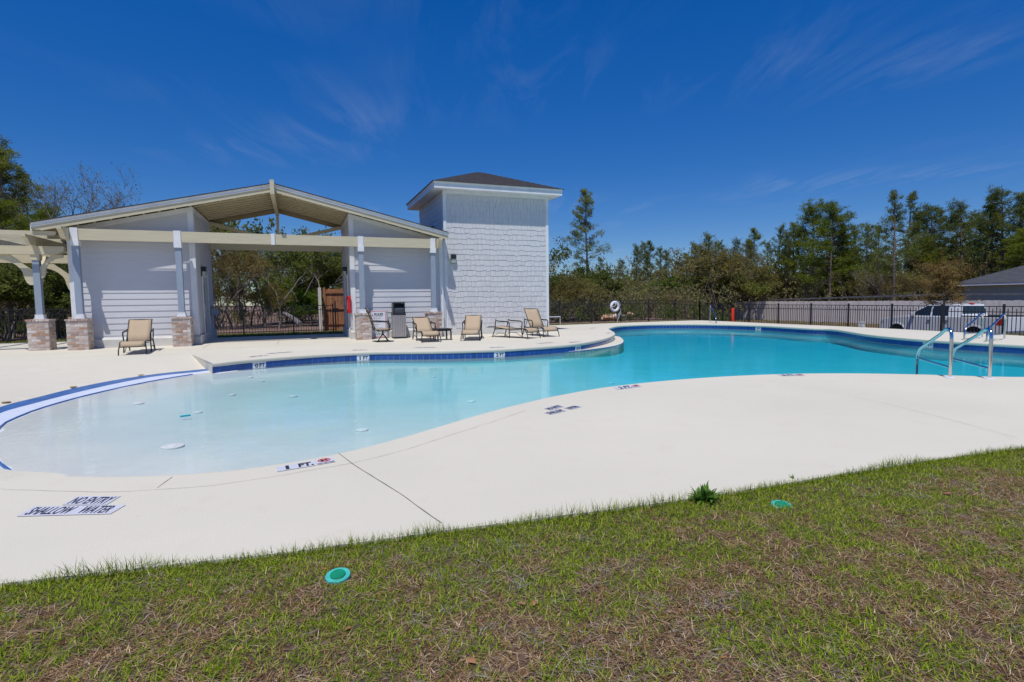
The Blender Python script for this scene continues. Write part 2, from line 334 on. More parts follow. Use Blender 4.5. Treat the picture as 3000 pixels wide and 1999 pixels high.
def text_on(name, s, quad, m, parent, lift=.004, bold=.02, box=None):
    """flat lettering stretched over the parallelogram bl, br, tr, tl (world points)"""
    vs, fs = text_mesh(s, bold)
    x0 = min(v.x for v in vs); x1 = max(v.x for v in vs); y0 = min(v.y for v in vs); y1 = max(v.y for v in vs)
    bl, br, tr, tl = [Vector(q) for q in quad]; nrm = (br-bl).cross(tl-bl).normalized()
    out = []
    for v in vs:
        a = (v.x-x0)/(x1-x0); c = (v.y-y0)/(y1-y0)
        out.append((bl*(1-a)+br*a)*(1-c)+(tl*(1-a)+tr*a)*c+nrm*lift)
    me = bpy.data.meshes.new(name); me.from_pydata([tuple(p) for p in out], [], fs); me.materials.append(m)
    return link(name, me, parent)
M_['plate'] = mat('worn_white_plate', (.6, .6, .66), (.54, .54, .6), 12, .5)
def quad_on(name, quad, m, parent, lift=.002, th=0):
    if m is M_['tilew']: m = M_['plate']
    bl, br, tr, tl = [Vector(q) for q in quad]; nrm = (br-bl).cross(tl-bl).normalized()*lift
    me = bpy.data.meshes.new(name); me.from_pydata([tuple(q+nrm) for q in (bl, br, tr, tl)], [], [(0, 1, 2, 3)]); me.materials.append(m)
    return link(name, me, parent)
def sub(q, a0, a1, c0, c1):
    bl, br, tr, tl = [Vector(x) for x in q]
    f = lambda a, c: (bl*(1-a)+br*a)*(1-c)+(tl*(1-a)+tr*a)*c
    return [f(a0, c0), f(a1, c0), f(a1, c1), f(a0, c1)]
def spline(pts, step):
    """Catmull-Rom through 2D points, resampled at equal steps"""
    pts = [Vector(p[:2]).to_2d() if len(p) > 2 else Vector(p) for p in pts]; out = []
    n = len(pts)
    for i in range(n-1):
        p0, p1, p2, p3 = pts[max(i-1, 0)], pts[i], pts[i+1], pts[min(i+2, n-1)]
        for k in range(24):
            t_ = k/24; out.append(.5*((2*p1)+(p2-p0)*t_+(2*p0-5*p1+4*p2-p3)*t_*t_+(3*p1-p0-3*p2+p3)*t_**3))
    out.append(pts[-1]); res = [out[0]]; acc = 0
    for a, b2 in zip(out, out[1:]):
        d = (b2-a).length
        while acc+d >= step:
            a = a+(b2-a)*((step-acc)/d); d = (b2-a).length; res.append(a.copy()); acc = 0
        acc += d
    return res
def inpoly(x, y, poly):
    c = False; n = len(poly); j = n-1
    for i in range(n):
        xi, yi = poly[i][0], poly[i][1]; xj, yj = poly[j][0], poly[j][1]
        if (yi > y) != (yj > y) and x < (xj-xi)*(y-yi)/(yj-yi)+xi: c = not c
        j = i
    return c
def inpoly_np(X, Y, poly):
    c = np.zeros(X.shape, bool); n = len(poly); j = n-1
    for i in range(n):
        xi, yi = poly[i][0], poly[i][1]; xj, yj = poly[j][0], poly[j][1]
        if yi != yj: c ^= ((yi > Y) != (yj > Y)) & (X < (xj-xi)*(Y-yi)/(yj-yi)+xi)
        j = i
    return c

# ------------------------------------------------------------------ pool outline
G = lambda u, v, z=0: P(u, v, Z=z).to_2d()
ZW = -.225
far_px = [(622, 1064.3), (653, 1061.4), (734, 1052.8), (873, 1041.7), (992, 1034.5), (1100, 1029.8), (1151, 1029), (1294, 1027.4), (1451, 1023),
          (1556, 1017), (1620, 1012.6), (1696.5, 1005.7), (1757.7, 995), (1788.3, 986.6), (1801.3, 979), (1800.5, 974.4), (1788, 966.7), (1783.7, 964),
          (1788, 960.6), (1811, 955), (1849.5, 952), (1926, 949.6), (2053, 949.3), (2206, 952.6), (2359, 960.8), (2440, 964.5), (2535, 978.8), (2630, 988.3),
          (2725.7, 995.5), (2844.7, 1002.6), (3000, 1011)]
near_px = [(3000, 1104), (2700.8, 1097), (2492.5, 1093.5), (2314, 1095), (2135.5, 1101.9), (1957, 1114.4), (1778.5, 1133.4), (1640, 1157), (1572, 1171.4),
           (1440, 1203.6), (1307, 1242), (1174.6, 1281), (991, 1327.4), (776.8, 1364), (640, 1380), (544, 1386.8), (408, 1392.8), (288, 1393.6), (190, 1391)]
far_w = [G(*p) for p in far_px]
near_w = [G(*p) for p in near_px]
rest = [Vector(p) for p in ((16.45, 6.6), (15.6, 5.2), (13.8, 4.3), (11.9, 4.35))]
edge = spline(far_w+rest+near_w, .1524)            # walled edge, from the peninsula corner round to the near left
inner_px = [(0, 1253.5), (49, 1225), (122.4, 1197), (231, 1165.7), (351, 1137.4), (462, 1114.8), (571, 1097), (625, 1089)]
mid_px = [(0, 1212.7), (114, 1180), (231, 1150), (351, 1123), (462, 1103), (571, 1091.7), (619, 1086)]
out_px = [(0, 1193.7), (114, 1163.8), (231, 1135), (351, 1112), (462, 1095.8), (571, 1084.9), (614, 1080.3)]
e_end = edge[-1]
inner = spline([e_end, (-1.96, 5.35), (-2.45, 6.1), (-2.95, 7.0)]+[G(*p, ZW) for p in inner_px], .12)
mid = spline([e_end, (-2.05, 5.33), (-2.62, 6.1), (-3.25, 7.0), (-3.62, 8.1)]+[G(*p, -.21) for p in mid_px], .12)
outer = spline([e_end, (-2.1, 5.31), (-2.7, 6.07), (-3.42, 7.0), (-3.92, 8.4)]+[G(*p, -.2) for p in out_px], .12)
corner = edge[0]; wedge = G(560, 1038)
def normals(pl):
    res = []
    for i in range(len(pl)):
        d = pl[min(i+1, len(pl)-1)]-pl[max(i-1, 0)]; d.normalize(); res.append(Vector((-d.y, d.x)))
    return res
en = normals(edge)                                  # points away from the water (water is on the right of the run)
if inpoly(*(edge[60]+en[60]*.3), edge+inner): en = [-q for q in en]
def off(k): return [p+q*k for p, q in zip(edge, en)]
pool_poly = edge+inner[1:]

# deck heights: the zero-entry apron sinks to the water at the left
def ramp(x, y):
    d = min(((p.x-x)**2+(p.y-y)**2) for p in outer[::3])**.5
    t_ = max(0, 1-d/2.0)
    k = 1.0
    if y < 7: k = max(0, min(1, (y-5.0)/2.0))
    return -.2*t_*k

deck_out = [(-16, 3.6), (-6, 3.3), (-1.296, 3.056), (-.785, 2.991), (-.083, 2.882), (.726, 2.827), (2.169, 2.691), (4.223, 2.646), (5.453, 2.556), (9, 2.4), (14, 2.3), (19.5, 2.3),
            (20.0, 6), (20.25, 9.65), (20.8, 12.5), (21.06, 14.5), (21.2, 17.5), (21.15, 20.5), (21.3, 23.2), (21.2, 24.9), (20.6, 25.15), (18.5, 25.1), (15.61, 24.93), (11.75, 24.49), (10.2, 24.3), (10.2, 23.9), (4.6, 23.9), (4.6, 23.15), (-6.2, 23.15), (-6.2, 23.8), (-16, 23.9)]
def cdt(name, rings, hole, hf, m, step=.5, bounds=None):
    """triangulate inside rings[0] minus hole, z = hf(x, y)"""
    pts = []; edges = []
    for ring in rings:
        n0 = len(pts); n = len(ring); pts += [Vector(p[:2]).to_2d() if len(p) > 2 else Vector((p[0], p[1])) for p in ring]
        edges += [(n0+i, n0+(i+1) % n) for i in range(n)]
    xs = [p.x for p in pts]; ys = [p.y for p in pts]
    x = min(xs)+.13
    while x < max(xs):
        y = min(ys)+.17
        while y < max(ys):
            if inpoly(x, y, rings[0]) and not (len(rings) > 1 and inpoly(x, y, rings[1])): pts.append(Vector((x, y)))
            y += step
        x += step
    V, _, Fs, _, _, _ = geometry.delaunay_2d_cdt(pts, edges, [], 0, 1e-5)
    keep = []
    for f in Fs:
        cx = sum(V[i].x for i in f)/3; cy_ = sum(V[i].y for i in f)/3
        if inpoly(cx, cy_, rings[0]) and not (len(rings) > 1 and inpoly(cx, cy_, rings[1])): keep.append(tuple(f))
    me = bpy.data.meshes.new(name); me.from_pydata([(p.x, p.y, hf(p.x, p.y)) for p in V], [], keep); me.materials.append(m)
    return me
# the apron lies left of the line wedge -> corner; the main deck keeps level
apron = [tuple(p) for p in outer]+[tuple(corner), tuple(wedge), (-2.9, 16.9), (-6.4, 16.3), (-9, 12), (-9, 6), (-5, 4.4), (-2.2, 4.5)]
apron = [Vector(p) for p in apron]
lip = off(.05)
main_hole = lip+[Vector(p) for p in ((-1.8, 4.62),)]+[Vector(p) for p in apron[len(outer)+2:][::-1][1:]]+[Vector(wedge), ]
# simpler: hole = pool lip + apron outline
hole_poly = [p for p in lip]+[Vector(p) for p in ((-2.2, 4.5), (-5, 4.4), (-9, 6), (-9, 12), (-6.4, 16.3), (-2.9, 16.9))]+[Vector(wedge)]
deck = link('pool_deck', cdt('pool_deck', [[Vector(p) for p in deck_out], hole_poly], None, lambda x, y: 0, M_['deck'], 1.0)); tag(deck, kind='structure')
ap_poly = [Vector(p) for p in outer]+[Vector(corner)+Vector((.03, .0)), Vector(wedge), Vector((-2.9, 16.9)), Vector((-6.4, 16.3)), Vector((-9, 12)), Vector((-9, 6)), Vector((-5, 4.4)), Vector((-2.2, 4.5)), lip[-1]]
def ap_h(x, y):
    for q in ((-2.9, 16.9), (-6.4, 16.3), (-9, 12), (-9, 6), (-5, 4.4), (-2.2, 4.5), tuple(wedge), tuple(lip[-1])):
        if abs(x-q[0])+abs(y-q[1]) < 1e-3: return 0
    return ramp(x, y)*1.08
ap = link('deck_apron', cdt('deck_apron', [ap_poly], None, ap_h, M_['deck'], .33)); tag(ap, kind='structure'); ap.parent = deck
b_ = MB()                                            # outer skirt of the slab
for i in range(len(deck_out)):
    p, q = deck_out[i], deck_out[(i+1) % len(deck_out)]
    b_.add([(p[0], p[1], 0), (q[0], q[1], 0), (q[0], q[1], -.14), (p[0], p[1], -.14)], [(0, 1, 2, 3)])
b_.obj('slab_edge', M_['deck'], deck)
# rounded coping along the walled edge
prof = [(.05, 0), (.02, -.001), (.006, -.007), (0, -.022), (-.002, -.045), (.002, -.068), (.01, -.082), (.03, -.086), (.05, -.086)]
vs = []; fs = []
for k, (o_, z) in enumerate(prof):
    vs += [(p.x+q.x*o_, p.y+q.y*o_, z) for p, q in zip(edge, en)]
ne = len(edge)
for k in range(len(prof)-1):
    fs += [(k*ne+i, k*ne+i+1, (k+1)*ne+i+1, (k+1)*ne+i) for i in range(ne-1)]
me = bpy.data.meshes.new('coping'); me.from_pydata(vs, [], fs); me.materials.append(M_['deck']); me.polygons.foreach_set('use_smooth', [True]*len(fs))
link('coping', me, deck)
b_ = MB(); c0 = Vector(corner); n0 = (Vector(wedge)-c0)                         # side of the raised peninsula above the apron
pts = [c0+n0*(k/10) for k in range(11)]
b_.add([(p.x, p.y, 0) for p in pts]+[(p.x, p.y, -.24) for p in pts], [(i, i+1, i+12, i+11) for i in range(10)])
b_.obj('peninsula_side', M_['deck'], deck)

# basin: wall, floor, water
basin = None
wl = off(.03)
vs = [(p.x, p.y, -.08) for p in wl]+[(p.x, p.y, -1.6) for p in wl]
me = bpy.data.meshes.new('pool_basin'); me.from_pydata(vs, [], [(i, i+1, ne+i+1, ne+i) for i in range(ne-1)]); me.materials.append(M_['plaster'])
basin = link('pool_basin', me); tag(basin, kind='structure')
def ss(a, b2, x):
    t_ = max(0, min(1, (x-a)/(b2-a))); return t_*t_*(3-2*t_)
sA, sB = Vector((3.56, 7.65)), Vector((5.605, 12.04)); sd = (sB-sA).normalized(); sn = Vector((sd.y, -sd.x))
inn_np = np.array([tuple(p) for p in inner])
def floor_z(x, y):
    d = float(np.min(np.hypot(inn_np[:, 0]-x, inn_np[:, 1]-y)))
    if not inpoly(x, y, pool_poly): d = -d if min(abs(x-p.x)+abs(y-p.y) for p in inner[::4]) < 1.2 and x < -1 else d
    zz = ZW-.022*d if d > 0 else ZW-.04*d
    zz = max(zz, ZW-.135)
    t_ = (Vector((x, y))-sA).dot(sn)
    return zz-.04*ss(0, .12, t_)-.17*ss(.1, 3.2, t_)
gx = np.arange(-4.2, 20.2, .2); gy = np.arange(3.6, 23.6, .2)
V = []; idx = {}
for i, x in enumerate(gx):
    for j, y in enumerate(gy): idx[i, j] = len(V); V.append((x, y, floor_z(x, y)))
Fq = [(idx[i, j], idx[i+1, j], idx[i+1, j+1], idx[i, j+1]) for i in range(len(gx)-1) for j in range(len(gy)-1)
      if any(inpoly(gx[i]+a, gy[j]+c, pool_poly) for a in (-.25, .1, .45) for c in (-.25, .1, .45)) and not (gx[i] < -1.6 and gy[j] > 5 and not any(inpoly(gx[i]+a, gy[j]+c, pool_poly) for a in (0, .1, .2) for c in (0, .1, .2)))]
me = tri_mesh('pool_floor', V, Fq, M_['plaster']); me.polygons.foreach_set('use_smooth', [True]*len(me.polygons)); link('pool_floor', me, basin)
wp = [p+q*.045 for p, q in zip(edge, en)]+[p+Vector((-.02, -.0)) for p in inner[1:]]
tris = geometry.tessellate_polygon([[Vector((p.x, p.y, 0)) for p in wp]]); n = len(wp)
vs = [(p.x, p.y, ZW) for p in wp]+[(p.x, p.y, -1.9) for p in wp]
me = bpy.data.meshes.new('water'); me.from_pydata(vs, [], [tuple(t_) for t_ in tris]+[tuple(i+n for i in t_[::-1]) for t_ in tris]+[(i, (i+1) % n, (i+1) % n+n, i+n) for i in range(n)]); me.materials.append(M_['water'])
import bmesh
bm = bmesh.new(); bm.from_mesh(me); bmesh.ops.recalc_face_normals(bm, faces=bm.faces); bm.to_mesh(me); bm.free()
water = link('water', me); tag(water, kind='structure')

# zero-entry bands: blue tile band and white band, laid flat
def band(name, a, b2, za, zb_, m):
    n_ = 60; aa = [a[int(i*(len(a)-1)/n_)] for i in range(n_+1)]
    bb = [b2[int(i*(len(b2)-1)/n_)] for i in range(n_+1)]
    me = bpy.data.meshes.new(name); me.from_pydata([(p.x, p.y, za) for p in aa]+[(p.x, p.y, zb_) for p in bb], [], [(i, i+1, n_+2+i, n_+1+i) for i in range(n_)]); me.materials.append(m)
    return link(name, me, basin)
blue = mat('blue_band_tile', (.05, .16, .42), (.03, .11, .33), 6, .35, .1, 50); M_['band'] = blue
band('blue_band', outer, mid, -.196, -.204, blue)
band('white_band', mid, inner, -.203, -.226, mat('white_band_finish', (.62, .66, .76), (.56, .6, .7), 5, .6, .05))
b_ = MB(); b_.tube([(p.x, p.y, -.222) for p in inner[:-2:3]], .016, 6); b_.obj('blue_water_line', M_['band'], basin)

# white ledge at the tip of the peninsula
tip_px = [(1690, 1033.5), (1719, 1027.5), (1757.7, 1022.6), (1796, 1013.4), (1819, 1005.7), (1826.5, 998.9), (1823.5, 992.7), (1814.3, 985), (1804.4, 979)]
tip = spline([G(*p, -.2) for p in tip_px], .08)
def nearest_edge(p): return min(range(ne), key=lambda i: (edge[i]-p).length)
b_ = MB(); vs = []; tip2 = []
for k_, p in enumerate(tip):
    q = wl[nearest_edge(p)]; f_ = min(1, k_/(len(tip)*.35), (len(tip)-1-k_)/(len(tip)*.2)); f_ = f_*f_*(3-2*f_); p = q+(p-q)*f_-en[nearest_edge(p)]*.01; tip2.append(p)
    vs += [(p.x, p.y, -.214), (q.x, q.y, -.204), (p.x, p.y, -1.2)]
tip = tip2
b_.add(vs, [(3*i, 3*i+3, 3*i+4, 3*i+1) for i in range(len(tip)-1)]+[(3*i, 3*i+2, 3*i+5, 3*i+3) for i in range(len(tip)-1)])
b_.obj('tip_ledge', M_['deck'], basin)
b_ = MB(); b_.tube([(p.x, p.y, -.222) for p in tip], .012, 5); b_.obj('ledge_rim', M_['band'], basin)

# glazed tiles, one object each on the side that shows
def proj(x, y, z):
    Z = z-H; r = x*_cy-y*_sy; d = x*_sy+y*_cy; dd = d*_cp-Z*_sp; uu = d*_sp+Z*_cp
    a = r/dd; c = -uu/dd; return CX+F*(a*_cr+c*_sr), CY+F*(c*_cr-a*_sr)
farlen = sum((b2-a).length for a, b2 in zip(far_w, far_w[1:]))
nfar = next(i for i in range(ne) if i > 200 and edge[i].y < 7.6 and edge[i].x > 15)
tm = MB(); tm.box((-.0725, -.004, -.068), (.0725, .004, .068)); tm_b = tm.mesh('tile', M_['tileb']); tm_w = tm.mesh('white_tile', M_['tilew'])
marks = [('0', 734, 6), ('1', 1042, 20), ('2', 1451, 60), ('3', 1690, 80), ('3', 2213, 180), ('4', 2699, 250)]
uof = [proj(edge[i].x, edge[i].y, -.15)[0] for i in range(ne)]
mk = {}
for s_, u0, _g in marks:
    cand = [i for i in range(2, nfar-2) if abs(uof[i]-u0) < 14 and uof[i+1] > uof[i]]
    if cand: mk[min(cand, key=lambda i: abs(uof[i]-u0))] = s_
cnt = 0
for i in range(min(nfar, 299)):
    a, c = wl[i], wl[i+1]; d = (c-a).normalized(); nrm = -en[i]; ctr = (a+c)/2+nrm*.004
    white = i in mk or i-1 in mk
    o = link('white_tile' if white else 'tile', tm_w if white else tm_b, basin); o.location = (ctr.x, ctr.y, -.155); o.rotation_euler = (0, 0, math.atan2(d.y, d.x))
    sl_ = (c-a).length/.1524; o.scale.x = sl_
    if white:
        A = Vector((a.x, a.y, 0)); C_ = Vector((c.x, c.y, 0)); nn = Vector((nrm.x, nrm.y, 0))*.009
        q = [A+nn+Vector((0, 0, -.215)), C_+nn+Vector((0, 0, -.215)), C_+nn+Vector((0, 0, -.1)), A+nn+Vector((0, 0, -.1))]
        if (C_-A).cross(Vector((0, 0, 1))).dot(nn) < 0: pass
        if i in mk: text_on('depth_number', mk[i], sub(q, .44 if mk[i] == '1' else .36, .62 if mk[i] == '1' else .82, .08, .9), M_['ink'], basin, .001, .03)
        else: text_on('depth_lettering', 'FT.', sub(q, .04, .96, .08, .9), M_['ink'], basin, .001, .03)
    cnt += 1
b_ = MB()
for i in range(ne-1):
    a, c = wl[i], wl[i+1]; nn = -en[i]*.002
    if i < min(nfar, 299): b_.add([(a.x+nn.x, a.y+nn.y, -.085), (c.x+nn.x, c.y+nn.y, -.085), (c.x+nn.x, c.y+nn.y, -.3), (a.x+nn.x, a.y+nn.y, -.3)], [(0, 1, 2, 3)])
b_.obj('grout_bed', M_['grout'], basin)
b_ = MB()
for i in range(min(nfar, 299), ne-1):
    a, c = wl[i], wl[i+1]; nn = -en[i]*.004; k = (c-a)*.03
    b_.add([(a.x+nn.x+k.x, a.y+nn.y+k.y, -.088), (c.x+nn.x-k.x, c.y+nn.y-k.y, -.088), (c.x+nn.x-k.x, c.y+nn.y-k.y, -.223), (a.x+nn.x+k.x, a.y+nn.y+k.y, -.223)], [(0, 1, 2, 3)])
o = b_.obj('near_tile_strip', M_['tileb'], basin); o['kind'] = 'stuff'

# drains on the floor, caps in the deck, line where the pool deepens
for k, (u, v, r) in enumerate(((406, 1183.6, .075), (506, 1310.6, .11), (580, 1210.5, .055), (733, 1107, .06), (767, 1118.8, .05), (681, 1158.6, .055), (858, 1163, .075), (1060, 1262, .075), (1380, 1178, .07), (1268, 1105.5, .06), (1788, 1124, .08))):
    p = P(u, v, Z=ZW-.1); fz = floor_z(p.x, p.y)
    for _ in range(4): p = P(u, v, Z=fz); fz = floor_z(p.x, p.y)
    b_ = MB(); b_.lathe([(r, 0), (r, .012), (r*.8, .02), (r*.4, .016), (r*.35, .022)], (0, 0, 0), 20)
    o = b_.obj('floor_return', M_['lidw'], basin, True, loc=(p.x, p.y, fz+.003))
for u, v in ((18, 1179), (215.4, 1134), (413, 1099)):
    p = P(u, v, Z=-.15); z = ramp(p.x, p.y); p = P(u, v, Z=z)
    b_ = MB(); b_.lathe([(.055, 0), (.055, .006), (.02, .009)], (0, 0, 0), 16); b_.obj('deck_cap', M_['bronze'], deck, loc=(p.x, p.y, z+.001))
b_ = MB()
for k in range(20):
    a = sA+(sB-sA)*(k/20-.02); c = sA+(sB-sA)*((k+1)/20-.02)
    b_.add([(a.x-sn.x*.1, a.y-sn.y*.1, floor_z(a.x, a.y)+.01), (c.x-sn.x*.1, c.y-sn.y*.1, floor_z(c.x, c.y)+.01), (c.x, c.y, floor_z(c.x, c.y)+.012), (a.x, a.y, floor_z(a.x, a.y)+.012)], [(0, 1, 2, 3)])
b_.obj('floor_break_line', M_['lidw'], basin)
st = MB(); a, c = P(528, 1220.5, Z=ZW+.012), P(558, 1216.5, Z=ZW+.012); st.tube([a, c], .012, 8)
tag(st.obj('dive_stick', mat('cyan_plastic', (.0, .35, .5), (.0, .3, .2), 3, .4)), 'small cyan plastic stick floating on the shallow water', 'pool toy')

# joints and cracks in the deck
def crack(px, wd, jit, name='crack', z=0, zf=None):
    pts = spline([P(u, v, Z=z).to_2d() for u, v in px], .12); b_ = MB(); vs = []
    nn_ = normals(pts)
    for p, q in zip(pts, nn_):
        j = R.uniform(-jit, jit); w_ = wd*R.uniform(.5, 1.1); zz = (zf(p.x, p.y) if zf else 0)+.003
        vs += [(p.x+q.x*(j+w_), p.y+q.y*(j+w_), zz), (p.x+q.x*(j-w_), p.y+q.y*(j-w_), zz)]
    b_.add(vs, [(2*i, 2*i+2, 2*i+3, 2*i+1) for i in range(len(pts)-1)]); return b_.obj(name, M_['deckdark'], deck)
crack([(991, 1328), (1037, 1362), (1110, 1408), (1180, 1453), (1250, 1503), (1320, 1552)], .0035, .002, 'joint')
crack([(0, 1434), (120, 1438), (250, 1442), (375, 1441), (500, 1433), (640, 1421), (800, 1398), (960, 1370), (1060, 1352), (1200, 1314), (1300, 1282), (1420, 1244), (1540, 1204)], .0016, .006)
crack([(460, 1431), (487, 1411), (510, 1395)], .002, .001, 'joint'); crack([(10, 1402), (70, 1386)], .0015, .001)
crack([(2230, 1115), (2400, 1142), (2630, 1192), (2800, 1235), (3000, 1290)], .0015, .001, 'joint')
crack([(0, 1044), (150, 1037), (320, 1031), (520, 1024), (640, 1022), (820, 1012)], .006, .002, 'joint')
crack([(595, 1020), (617, 1008)], .006, .001, 'joint'); crack([(812, 1010), (818, 998)], .006, .001, 'joint')
crack([(0, 1100), (90, 1092), (180, 1080)], .004, .002, z=-.02, zf=lambda x, y: ramp(x, y))

# lettering set into the deck
def deck_sign(quads, name, label, zf=0):
    r0 = empty(name, (0, 0, 0), label=label, cat='deck marking'); return r0
D_ = lambda pts, z=.002: [P(u, v, Z=z) for u, v in pts]
r0 = empty('warning_plate', label='NO ENTRY SHALLOW WATER tile plate in navy letters on the near left deck', cat='deck marking')
z0_ = -.0
q = D_([(47.6, 1514.2), (323.9, 1506.6), (369, 1480), (98.9, 1485.2)]); quad_on('plate', q, M_['tilew'], r0)
text_on('lettering', 'SHALLOW', sub(q, .05, .51, .12, .9), M_['navy'], r0, .004, .01); text_on('lettering', 'WATER', sub(q, .6, .93, .12, .9), M_['navy'], r0, .004, .01)
q = D_([(180.8, 1480.5), (311, 1480.1), (354.6, 1453.8), (227.5, 1455.3)]); quad_on('plate', q, M_['tilew'], r0)
text_on('lettering', 'NO ENTRY', sub(q, .07, .95, .1, .88), M_['navy'], r0, .004, .01)
r0 = empty('warning_plate', label='faded NO ENTRY SHALLOW WATER plate beyond the bend of the near edge', cat='deck marking')
S3 = lambda x, y: (1580+x*.136, 1110+y*.136)
q = D_([S3(110, 740), S3(620, 690), S3(480, 655), S3(-40, 690)]); q = D_([S3(250, 775), S3(590, 695), S3(440, 655), S3(100, 735)])
quad_on('plate', q, M_['tilew'], r0); text_on('lettering', 'SHALLOW', sub(q, .04, .96, .1, .9), M_['navy'], r0, .004, .03)
q = D_([S3(690, 670), S3(930, 600), S3(770, 572), S3(520, 638)]); quad_on('plate', q, M_['tilew'], r0); text_on('lettering', 'WATER', sub(q, .05, .85, .1, .9), M_['navy'], r0, .004, .03)
q = D_([S3(245, 680), S3(540, 602), S3(395, 565), S3(95, 645)]); quad_on('plate', q, M_['tilew'], r0); text_on('lettering', 'NO ENTRY', sub(q, .04, .96, .1, .9), M_['navy'], r0, .004, .03)
def nodive(q, r0):
    bl, br, tr, tl = q; c = (bl+br+tr+tl)/4; ax = (br-bl)*.5; ay = (tl-bl)*.5; vs = []; n_ = 20
    for k in range(n_):
        a = 2*math.pi*k/n_
        for rr in (.92, .74): vs.append(c+ax*rr*math.cos(a)+ay*rr*math.sin(a)+Vector((0, 0, .004)))
    b_ = MB(); b_.add(vs, [(2*k, 2*((k+1) % n_), 2*((k+1) % n_)+1, 2*k+1) for k in range(n_)])
    p_, q_ = c+ax*-.55+ay*.5, c+ax*.55-ay*.5; d = (q_-p_).normalized(); s_ = Vector((-d.y, d.x, 0))*.008
    b_.add([p_+s_+Vector((0, 0, .006)), q_+s_+Vector((0, 0, .006)), q_-s_+Vector((0, 0, .006)), p_-s_+Vector((0, 0, .006))], [(0, 1, 2, 3)])
    b_.obj('no_diving_ring', M_['red'], r0)
    b_ = MB(); hd = c+ax*.05+ay*.05
    for a, c2, wd in (((-.45, -.35), (.1, .1), .012), ((.1, .1), (.45, .4), .009), ((.0, .05), (.4, -.1), .007), ((-.4, -.3), (-.1, .35), .006)):
        p_ = c+ax*a[0]+ay*a[1]; q_ = c+ax*c2[0]+ay*c2[1]; d = (q_-p_).normalized(); s_ = Vector((-d.y, d.x, 0))*wd; z_ = Vector((0, 0, .004))
        b_.add([p_+s_+z_, q_+s_+z_, q_-s_+z_, p_-s_+z_], [(0, 1, 2, 3)])
    b_.obj('diver_figure', M_['ink'], r0)
r0 = empty('depth_plate', label='1 FT. and NO DIVING depth plate at the bottom edge of the pool', cat='deck marking', group='depth plates in the deck')
S2 = lambda x, y: (780+x*.102, 1320+y*.102)
q = D_([S2(315, 620), S2(1425, 432), S2(1375, 300), S2(272, 478)]); quad_on('plate', q, M_['tilew'], r0)
text_on('lettering', '1', sub(q, .23, .32, .12, .85), M_['ink'], r0, .004, .05)
text_on('lettering', 'FT.', sub(q, .56, .96, .12, .85), M_['ink'], r0, .004, .045)
q = D_([S2(1455, 425), S2(1990, 330), S2(1900, 190), S2(1380, 285)]); quad_on('plate', q, M_['tilew'], r0)
nodive(sub(q, .1, .85, .3, .98), r0); text_on('lettering', 'NO DIVING', sub(q, .06, .96, .04, .22), M_['ink'], r0, .004, .02)
r0 = empty('depth_plate', label='2 FT. depth plate on the near edge right of the warning plate', cat='deck marking', group='depth plates in the deck')
q = D_([S3(1700, 235), S3(2030, 195), S3(1960, 140), S3(1600, 185)]); quad_on('plate', q, M_['tilew'], r0)
text_on('lettering', '2', sub(q, .2, .38, .1, .9), M_['ink'], r0, .004, .05); text_on('lettering', 'FT.', sub(q, .5, .95, .1, .9), M_['ink'], r0, .004, .04)
q = D_([S3(2040, 190), S3(2210, 165), S3(2120, 125), S3(1960, 142)]); quad_on('plate', q, M_['tilew'], r0); nodive(sub(q, .08, .9, .1, .95), r0)
r0 = empty('depth_plate', label='3 FT. depth plate at the top of the near bulge of deck', cat='deck marking', group='depth plates in the deck')
S4 = lambda x, y: (2260+x*.0935, 1070+y*.0935)
q = D_([S4(330, 345), S4(790, 335), S4(700, 290), S4(180, 300)]); quad_on('plate', q, M_['tilew'], r0)
text_on('lettering', '3', sub(q, .15, .38, .1, .9), M_['ink'], r0, .004, .05); text_on('lettering', 'FT.', sub(q, .48, .97, .1, .9), M_['ink'], r0, .004, .04)
q = D_([S4(800, 335), S4(1080, 328), S4(960, 285), S4(700, 290)]); quad_on('plate', q, M_['tilew'], r0); nodive(sub(q, .08, .9, .1, .95), r0)
far_marks = [(730, 1046.5, 783, 1041, 'thin worn plate just behind the leftmost depth tile of the far edge'), (780, 1037, 858, 1031, 'worn warning plate on the far deck before the passage'),
             (1030, 1026.5, 1078, 1025, 'thin worn plate before the passage mouth, behind the second depth tile'), (1212, 1019, 1278, 1018, 'worn warning plate on the far deck before the first pair of loungers'),
             (1433, 1019, 1478, 1017.5, 'thin worn plate between the far edge and the flat lounger'), (1575, 1007, 1622, 1003.5, 'worn warning plate on the far deck before the flat lounger'),
             (1668, 1004, 1700, 1001, 'thin worn plate on the peninsula short of its tip'), (1729, 962.5, 1744, 961, 'worn warning plate on the peninsula beside the cove'), (1778, 977, 1790, 975, 'worn depth plate at the tip of the peninsula')]
for u0, v0, u1, v1, lb in far_marks:
    r0 = empty('depth_plate', label=lb, cat='deck marking', group='depth plates in the deck')
    a, c = P(u0, v0, Z=.002), P(u1, v1, Z=.002); d = c-a; n_ = Vector((-d.y, d.x, 0)).normalized()*.13
    q = [a-n_*.5, c-n_*.5, c+n_*.5, a+n_*.5]
    if v1 > 1015 or u0 > 1700: quad_on('plate', q, M_['tilew'], r0)
    else: quad_on('plate', q, M_['tilew'], r0)
    text_on('lettering', 'NO DIVING' if 'warning' in lb else 'FT.', sub(q, .1, .9, .15, .85), M_['ink'], r0, .004, .03)

